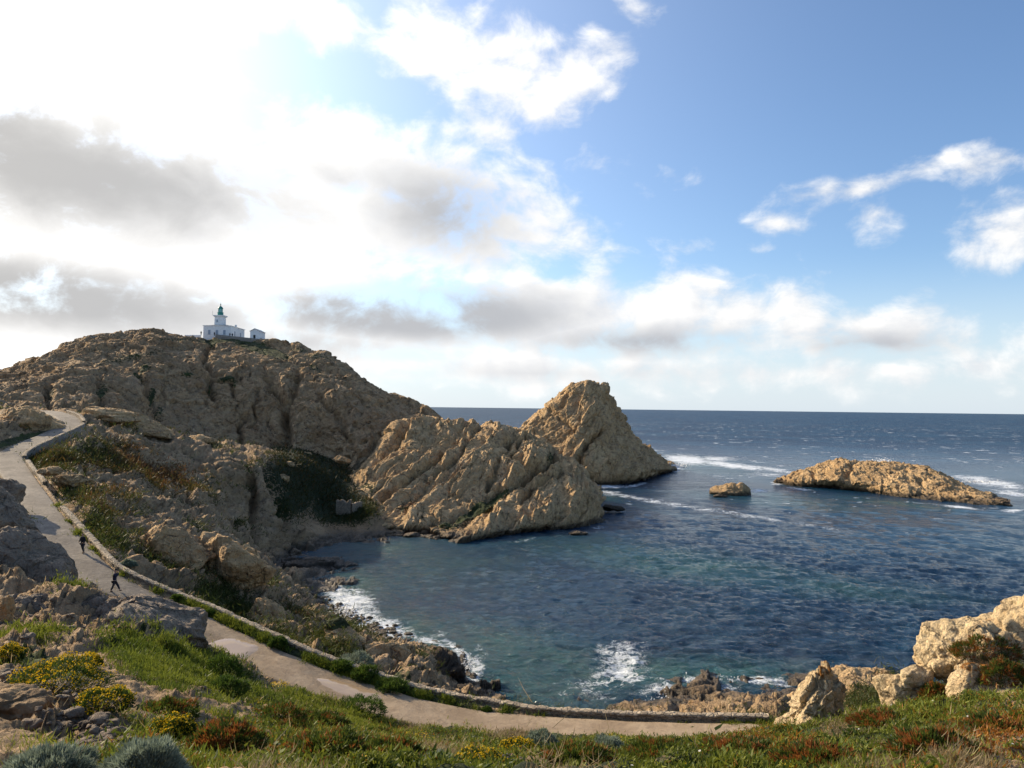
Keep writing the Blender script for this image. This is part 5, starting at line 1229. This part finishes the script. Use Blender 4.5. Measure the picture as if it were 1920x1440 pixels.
def grass_col(b, m):
    t = np.clip(.5 + nz_big[b] * .9 + rng.normal(0, .2, m), 0, 1); c = mixc((.065, .095, .012), (.22, .235, .03), t); return c, c * 1.15
def dry_col(b, m):
    t = np.clip(.5 + nz_mid[b] * .7 + rng.normal(0, .25, m), 0, 1); c = mixc((.15, .11, .055), (.34, .26, .14), t); return c, c
def far_col(b, m):
    ru_ = np.clip(TRU.ravel()[b] + rng.normal(0, .25, m), 0, 1); t = np.clip(.5 + nz_big[b] + rng.normal(0, .2, m), 0, 1); c = mixc((.03, .045, .010), (.085, .105, .022), t)
    c = c * (1 - .6 * np.clip(valley.ravel()[b] * 1.5, 0, 1))[:, None]  # scrub tint darkened in the hollow too, standing in for the hill's shadow
    return c * (1 - ru_[:, None]) + np.array([[.12, .058, .022]]) * ru_[:, None], c * (1 - ru_[:, None]) + np.array([[.17, .075, .025]]) * ru_[:, None]
fg = flatP[:, 1] < 60
cov_ = np.clip(fV, 0, 1)
tag(blade_obj('ice_plant_cover', [scatter('a', np.where(fg & (fS < 0), icew * cov_ * (1.1 - .8 * np.clip(dryw, 0, 1)) * (nz_mid + .6).clip(.05, 1), 0), 44000, 9, .085, .026, .09, .5, 1.0, ice_col),
                                  scatter('a', np.where(fg & (fS < 0) & (dist < 22), icew * cov_, 0), 12000, 10, .075, .018, .08, .6, .9, ice_col),
                                  scatter('a', np.where(fg & (fS < 0), (icew * cov_ + .4 * grassw) * (nz_mid > .12) * (dryw < .4), 0), 8000, 13, .085, .040, .12, .45, 1.2, clump_col)], M_LEAF), kind='stuff')
tag(blade_obj('grass', [scatter('a', np.where(fg & (fS < 0), np.clip(grassw + .06 * (nz_big > .1), 0, 1) * cov_, 0), 20000, 9, .13, .010, .12, .9, .6, grass_col),
                        scatter('a', np.where(is_verge, (nz_mid + nz_big * .8 + .12 + .35 * sstep(fX, 470, 560) * sstep(fX, 960, 840)).clip(0, 1) ** 1.5, 0), 3600, 12, .16, .03, .10, .6, .9, grass_col)], M_LEAF), kind='stuff')
tag(blade_obj('dry_grass', [scatter('a', np.where(fg & (fS < 0), np.clip(dryw * 1.1 - .25 + nz_mid * .8, 0, 1), 0), 6500, 8, .11, .005, .12, .8, .9, dry_col)], M_LEAF), kind='stuff')
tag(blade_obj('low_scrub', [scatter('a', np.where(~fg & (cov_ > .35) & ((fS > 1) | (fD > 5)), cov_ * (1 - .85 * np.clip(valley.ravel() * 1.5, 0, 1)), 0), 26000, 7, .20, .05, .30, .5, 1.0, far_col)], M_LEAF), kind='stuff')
# flowers: scattered yellow and white heads
def heads(name, w, n_, size, col, zoff):
    idx = pick(w, n_); p = flatP[idx] + np.array([0, 0, 1]) * (zoff * rng.uniform(.6, 1.2, n_))[:, None]; 
    s_ = np.maximum(size * rng.uniform(.7, 1.2, n_), dist[idx] * .0008)
    ang = rng.uniform(0, 6.28, n_); V = []; 
    t1 = np.stack([np.cos(ang), np.sin(ang), .3 * rng.normal(size=n_)], 1); t2 = np.stack([-np.sin(ang), np.cos(ang), .5 + .3 * rng.normal(size=n_)], 1)
    ring = [p + (t1 * math.cos(a_) + t2 * math.sin(a_)) * s_[:, None] * (1.0 if k_ % 2 == 0 else .75) for k_, a_ in enumerate(np.linspace(0, 2 * math.pi, 9)[:-1])]
    V = np.stack(ring, 1).reshape(-1, 3); Fc = (np.arange(n_)[:, None] * 8 + np.arange(8)[None])
    C = np.repeat(np.array(col)[None] * rng.uniform(.8, 1.1, (n_, 1)), 8, axis=0)
    return tag(mesh_obj(name, V, Fc, M_PETAL, smooth=False, cols=C), kind='stuff')
yel = bp_([(520, 1288, 30, 10, 0, 1.2), (487, 1320, 20, 8, 0, 1.2), (787, 1384, 30, 9, 0, 1.2), (968, 1397, 34, 10, 0, 1.2), (893, 1420, 45, 14, 0, 1.2), (1160, 1395, 34, 8, 0, 1.0), (330, 1362, 40, 22, 0, 1.2), (1475, 1435, 20, 8, 0, 1.2), (690, 1365, 20, 8, 0, 1), (640, 1310, 60, 10, -10, .4)])
heads('yellow_flowers', np.where(fg & (fS < 0), yel ** 2 + .0015 * cov_, 0), 2600, .014, (.65, .42, .01), .13)
heads('white_flowers', np.where(fg & (fS < 0), .15 * icew * cov_ + bp_([(660, 1312, 50, 10, 0, 1.5)]), 0), 230, .024, (.75, .72, .66), .11)

SHN = [0]
def shrub(px, py, hw, hh, D, kind, label, group, depth=1.0, nleaf=None):
    SHN[0] += 1
    sd_ = snap(px, py + hh * .7)
    if sd_ and kind != 'ice': D = min(max(sd_, D * .75), D * 1.25)
    c = q(px, py + hh * .75, D); rx = hw / F * D; rz = hh / F * D * 1.5; ry = rx * depth
    nm = {'silver': 'silver_shrub', 'yellow': 'flowering_shrub', 'dark': 'green_shrub', 'ice': 'ice_plant_mat', 'mound': 'succulent_mound'}[kind]
    root = empty(nm, tuple(c), label, 'shrub', group)
    n_ = nleaf or int(min(15000, 2500 + 9000 * hw * hh / 5000))
    u = rng.normal(size=(n_, 3)); u[:, 2] = np.abs(u[:, 2]); u /= np.linalg.norm(u, axis=1)[:, None]
    sd = SHN[0] * 7.7
    lump = 1 + .55 * fbm(u * 2.0 + sd, 4) + .15 * (worley(u * 3 + sd)[0] * -1 + .5)
    rad = lump * rng.uniform(.72, 1.0, n_) ** .6
    p = u * rad[:, None] * np.array([rx, ry, rz])
    dirs = u + rng.normal(size=(n_, 3)) * .45; dirs[:, 2] += .35; dirs /= np.linalg.norm(dirs, axis=1)[:, None]
    nn = fbm(u * 3 + sd, 2)
    if kind == 'silver': c0 = mixc((.11, .14, .10), (.23, .27, .20), np.clip(.5 + nn + rng.normal(0, .2, n_), 0, 1)); L = .07; Wd = .011
    elif kind == 'yellow': c0 = mixc((.03, .055, .010), (.085, .12, .018), np.clip(.5 + nn + rng.normal(0, .2, n_), 0, 1)); L = .055; Wd = .014
    elif kind == 'mound':
        c0 = mixc((.035, .058, .010), (.15, .175, .022), np.clip(.45 + nn + rng.normal(0, .22, n_), 0, 1)); rd = (nn * 1.2 + rng.normal(0, .2, n_) + .25 * ((px > 1300) or (380 < px < 460))) > .28
        c0 = np.where(rd[:, None], np.array([[.24, .085, .02]]), c0); L = .075; Wd = .020
    elif kind == 'ice':
        c0 = mixc((.045, .07, .012), (.11, .13, .02), np.clip(.5 + nn + rng.normal(0, .2, n_), 0, 1)); rd = (nn + rng.normal(0, .2, n_)) > .08
        c0 = np.where(rd[:, None], np.array([[.24, .085, .02]]), c0); L = .08; Wd = .018
    else: c0 = mixc((.03, .06, .010), (.095, .14, .02), np.clip(.5 + nn + rng.normal(0, .2, n_), 0, 1)); L = .08; Wd = .028
    L = np.maximum(L * (1 + D / 60), D * .0022) * rng.uniform(.6, 1.3, n_); Wd = np.maximum(Wd * rng.uniform(.7, 1.3, n_), D * .0008)
    blade_obj('foliage', [blades(p, dirs, L, Wd, rng.uniform(-.2, .3, n_), c0, c0 * 1.1)], M_LEAF, root)
    # branches
    nb = 60; ub = u[:nb]; bp0 = np.zeros((nb, 3)) + ub * .05 * rx - np.array([0, 0, .3 * rz]); Lb = np.linalg.norm(p[:nb] - bp0, axis=1) * .9
    blade_obj('branches', [blades(bp0, (p[:nb] - bp0) / np.linalg.norm(p[:nb] - bp0, axis=1)[:, None], Lb, np.full(nb, .012), np.zeros(nb), np.tile([[.10, .07, .04]], (nb, 1)), np.tile([[.10, .07, .04]], (nb, 1)))], M_LEAF, root)
    if kind == 'yellow':
        m_ = n_ // 4; sel = np.where(u[:, 2] + nn * .8 > .25)[0]; sel = rng.choice(sel, m_); pp = u[sel] * (lump[sel] * 1.03)[:, None] * np.array([rx, ry, rz]) + np.array([0, 0, L.mean() * .5]); 
        s_ = max(.016, D * .0009); t1 = rng.normal(size=(m_, 3)); t1 /= np.linalg.norm(t1, axis=1)[:, None]; t2 = np.cross(t1, rng.normal(size=(m_, 3))); t2 /= np.linalg.norm(t2, axis=1)[:, None]
        V = np.stack([pp + (t1 * math.cos(a_) + t2 * math.sin(a_)) * s_ for a_ in np.linspace(0, 2 * math.pi, 6)[:-1]], 1).reshape(-1, 3)
        mesh_obj('flowers', V, np.arange(m_)[:, None] * 5 + np.arange(5)[None], M_PETAL, root, smooth=False, cols=np.repeat(np.array([[.62, .40, .01]]) * rng.uniform(.8, 1.15, (m_, 1)), 5, axis=0))
    return root
GS = 'silver grey shrubs'; GY = 'yellow flowering shrubs'; GD = 'dark green shrubs'
shrub(270, 1436, 72, 42, 10.5, 'silver', 'large rounded silver grey shrub at the bottom edge', GS)
shrub(85, 1446, 80, 40, 10.5, 'silver', 'silver grey shrub in the bottom left corner', GS)
shrub(1140, 1396, 30, 12, 32, 'silver', 'small pale grey shrub at the near edge of the path', GS)
shrub(1012, 1390, 34, 18, 36, 'silver', 'wispy grey shrub at the near side of the path, bottom centre', GS)
shrub(820, 1432, 30, 14, 17, 'silver', 'small grey tuft shrub at the bottom centre of the slope', GS)
shrub(668, 1240, 34, 17, 57.5, 'silver', 'grey green shrub on the seaward side of the wall', GS)
shrub(272, 1068, 14, 8, 70, 'silver', 'small grey shrub at the foot of the tan outcrop past the wall', GS)
shrub(240, 1056, 13, 7, 68, 'silver', 'tiny grey shrub just past the wall near the walkers', GS)
shrub(105, 1270, 84, 34, 23, 'yellow', 'largest yellow flowering shrub left of the green grass', GY)
shrub(195, 1312, 50, 20, 20.5, 'yellow', 'yellow flowering shrub below the largest one', GY)
shrub(14, 1226, 28, 17, 26, 'yellow', 'yellow flowering shrub at the left edge', GY)
shrub(165, 1238, 22, 13, 27, 'yellow', 'small yellow flowering shrub right of the brown rock', GY)
shrub(325, 1368, 40, 24, 14.5, 'yellow', 'yellow flowering shrub among the red tipped plants at lower left', GY)
shrub(895, 1428, 48, 15, 20, 'yellow', 'low yellow flowering shrub at the bottom centre edge', GY)
shrub(972, 1404, 38, 15, 31, 'yellow', 'yellow flowering shrub left of the wispy grey shrub by the path', GY)
shrub(418, 1252, 34, 28, 44.5, 'dark', 'dark green bush where the path meets the wide puddle', GD)
shrub(425, 1288, 36, 17, 41, 'dark', 'bright green low bush below the dark bush by the path', GD)
shrub(672, 1325, 48, 16, 38, 'dark', 'dark green mat of plants dotted white beside the long puddle', GD)
shrub(684, 1262, 26, 14, 54, 'dark', 'leafy green bush on the verge inside the wall beside the long puddle', GD)
shrub(640, 1248, 22, 9, 54, 'dark', 'small green bush on the verge, left of the leafy one', GD)
shrub(735, 1283, 30, 9, 53.3, 'dark', 'low green bush on the verge right of the leafy one', GD)
shrub(520, 1203, 16, 9, 55.5, 'dark', 'green bush on the verge at the end of the wide puddle', GD)
shrub(332, 1122, 11, 6, 60, 'dark', 'small green bush on the verge above the grey outcrop', GD)
shrub(392, 1150, 12, 7, 58.5, 'dark', 'small yellowish bush on the verge above the dark hollow', GD)
shrub(880, 1328, 12, 7, 51.6, 'dark', 'small green weed clump at the foot of the wall, left of a pair', GD)
shrub(912, 1333, 10, 6, 51.3, 'dark', 'small green weed clump at the foot of the wall, right of a pair', GD)
for (px, py, hw, hh, D, lab) in [(318, 1330, 52, 17, 20, 'green succulent mound between the bare soil and the yellow shrubs'), (420, 1384, 70, 28, 15, 'red tipped succulent mound right of the large silver shrub'),
        (520, 1342, 62, 20, 23, 'dark green succulent mound in the middle of the left slope'), (610, 1404, 84, 28, 16, 'broad green succulent mound at the bottom, left of the grey tuft'),
        (735, 1412, 66, 22, 18, 'low green succulent mound just left of the small grey tuft shrub'), (600, 1352, 50, 14, 28, 'small succulent mound below the long puddle'),
        (1085, 1418, 66, 16, 20, 'low succulent mound below the small pale grey shrub by the path'), (1240, 1412, 74, 18, 22, 'green succulent mound near the right end of the path'),
        (1385, 1410, 74, 18, 22, 'orange green succulent mound left of the pinnacle foot'), (1545, 1424, 80, 20, 17, 'orange tinged succulent mound below the dry grass under the pinnacle'),
        (1655, 1352, 56, 12, 25, 'thin green succulent mound below the pale boulder'), (1760, 1400, 84, 26, 16, 'orange red succulent mound left of the small white stone'), (1870, 1368, 66, 20, 18, 'orange red succulent mound under the right rocks at the photo edge')]:
    shrub(px, py, hw, hh, D, 'mound', lab, 'succulent mounds on the near slope', .8, 5200)
# plants on the right outcrop's ledges
shrub(1852, 1215, 64, 22, 28.6, 'ice', 'green and orange ice plant mat on the ledge of the right outcrop', 'ice plant mats', .5)
shrub(1885, 1262, 50, 26, 27.2, 'ice', 'orange green plant mat between the right rocks', 'ice plant mats', .5)
shrub(1755, 1300, 30, 22, 28.8, 'ice', 'green plant mat between the pale boulder and the large outcrop', 'ice plant mats', .7)

# loose stones on the bare soil and shelves
w_s = np.where(fg & (fS < 0), np.clip(blob_px(fX, fY, [(90, 1330, 130, 45, -28, 1.3), (190, 1385, 90, 30, -30, 1.2), (150, 1180, 220, 50, 0, .5), (20, 1290, 60, 30, 0, 1.0), (385, 1308, 35, 14, -10, .8), (960, 1430, 60, 10, 0, .5)]), 0, 1) ** 2, 0)
ids = pick(w_s, 2600)
rubble('loose_stones', list(flatP[ids]), list(np.minimum(rng.lognormal(-3.1, .6, 2600), .28)), M_GREY)

# spray thrown up where the swell meets rock
def spray(spots):
    V = []; n_ = 0
    for (px, py, D, hw, hh, m_) in spots:
        c = q(px, py, D); p = np.stack([rng.normal(0, hw / F * D, m_), rng.normal(0, 1.2, m_), np.abs(rng.normal(0, hh / F * D, m_))], 1) + c
        s_ = rng.uniform(.0004, .0011, m_) * D
        t1 = rng.normal(size=(m_, 3)); t1 /= np.linalg.norm(t1, axis=1)[:, None]; t2 = np.cross(t1, rng.normal(size=(m_, 3))); t2 /= np.linalg.norm(t2, axis=1)[:, None]
        V.append(np.stack([p + (t1 * math.cos(a_) + t2 * math.sin(a_)) * s_[:, None] for a_ in np.linspace(0, 2 * math.pi, 6)[:-1]], 1).reshape(-1, 3)); n_ += m_
    V = np.concatenate(V); o = mesh_obj('sea_spray', V, np.arange(n_)[:, None] * 5 + np.arange(5)[None], M_PETAL, smooth=False, cols=np.full((len(V), 3), .8)); tag(o, kind='stuff')
spray([(1656, 872, 330, 9, 5, 700), (1268, 876, 400, 10, 3, 300), (648, 1150, 113, 14, 7, 350), (880, 1250, 91, 8, 7, 200), (1345, 1285, 88, 30, 5, 300), (1235, 1310, 83, 12, 6, 150), (1105, 913, 312, 6, 3, 150), (1835, 905, 300, 20, 3, 200)])
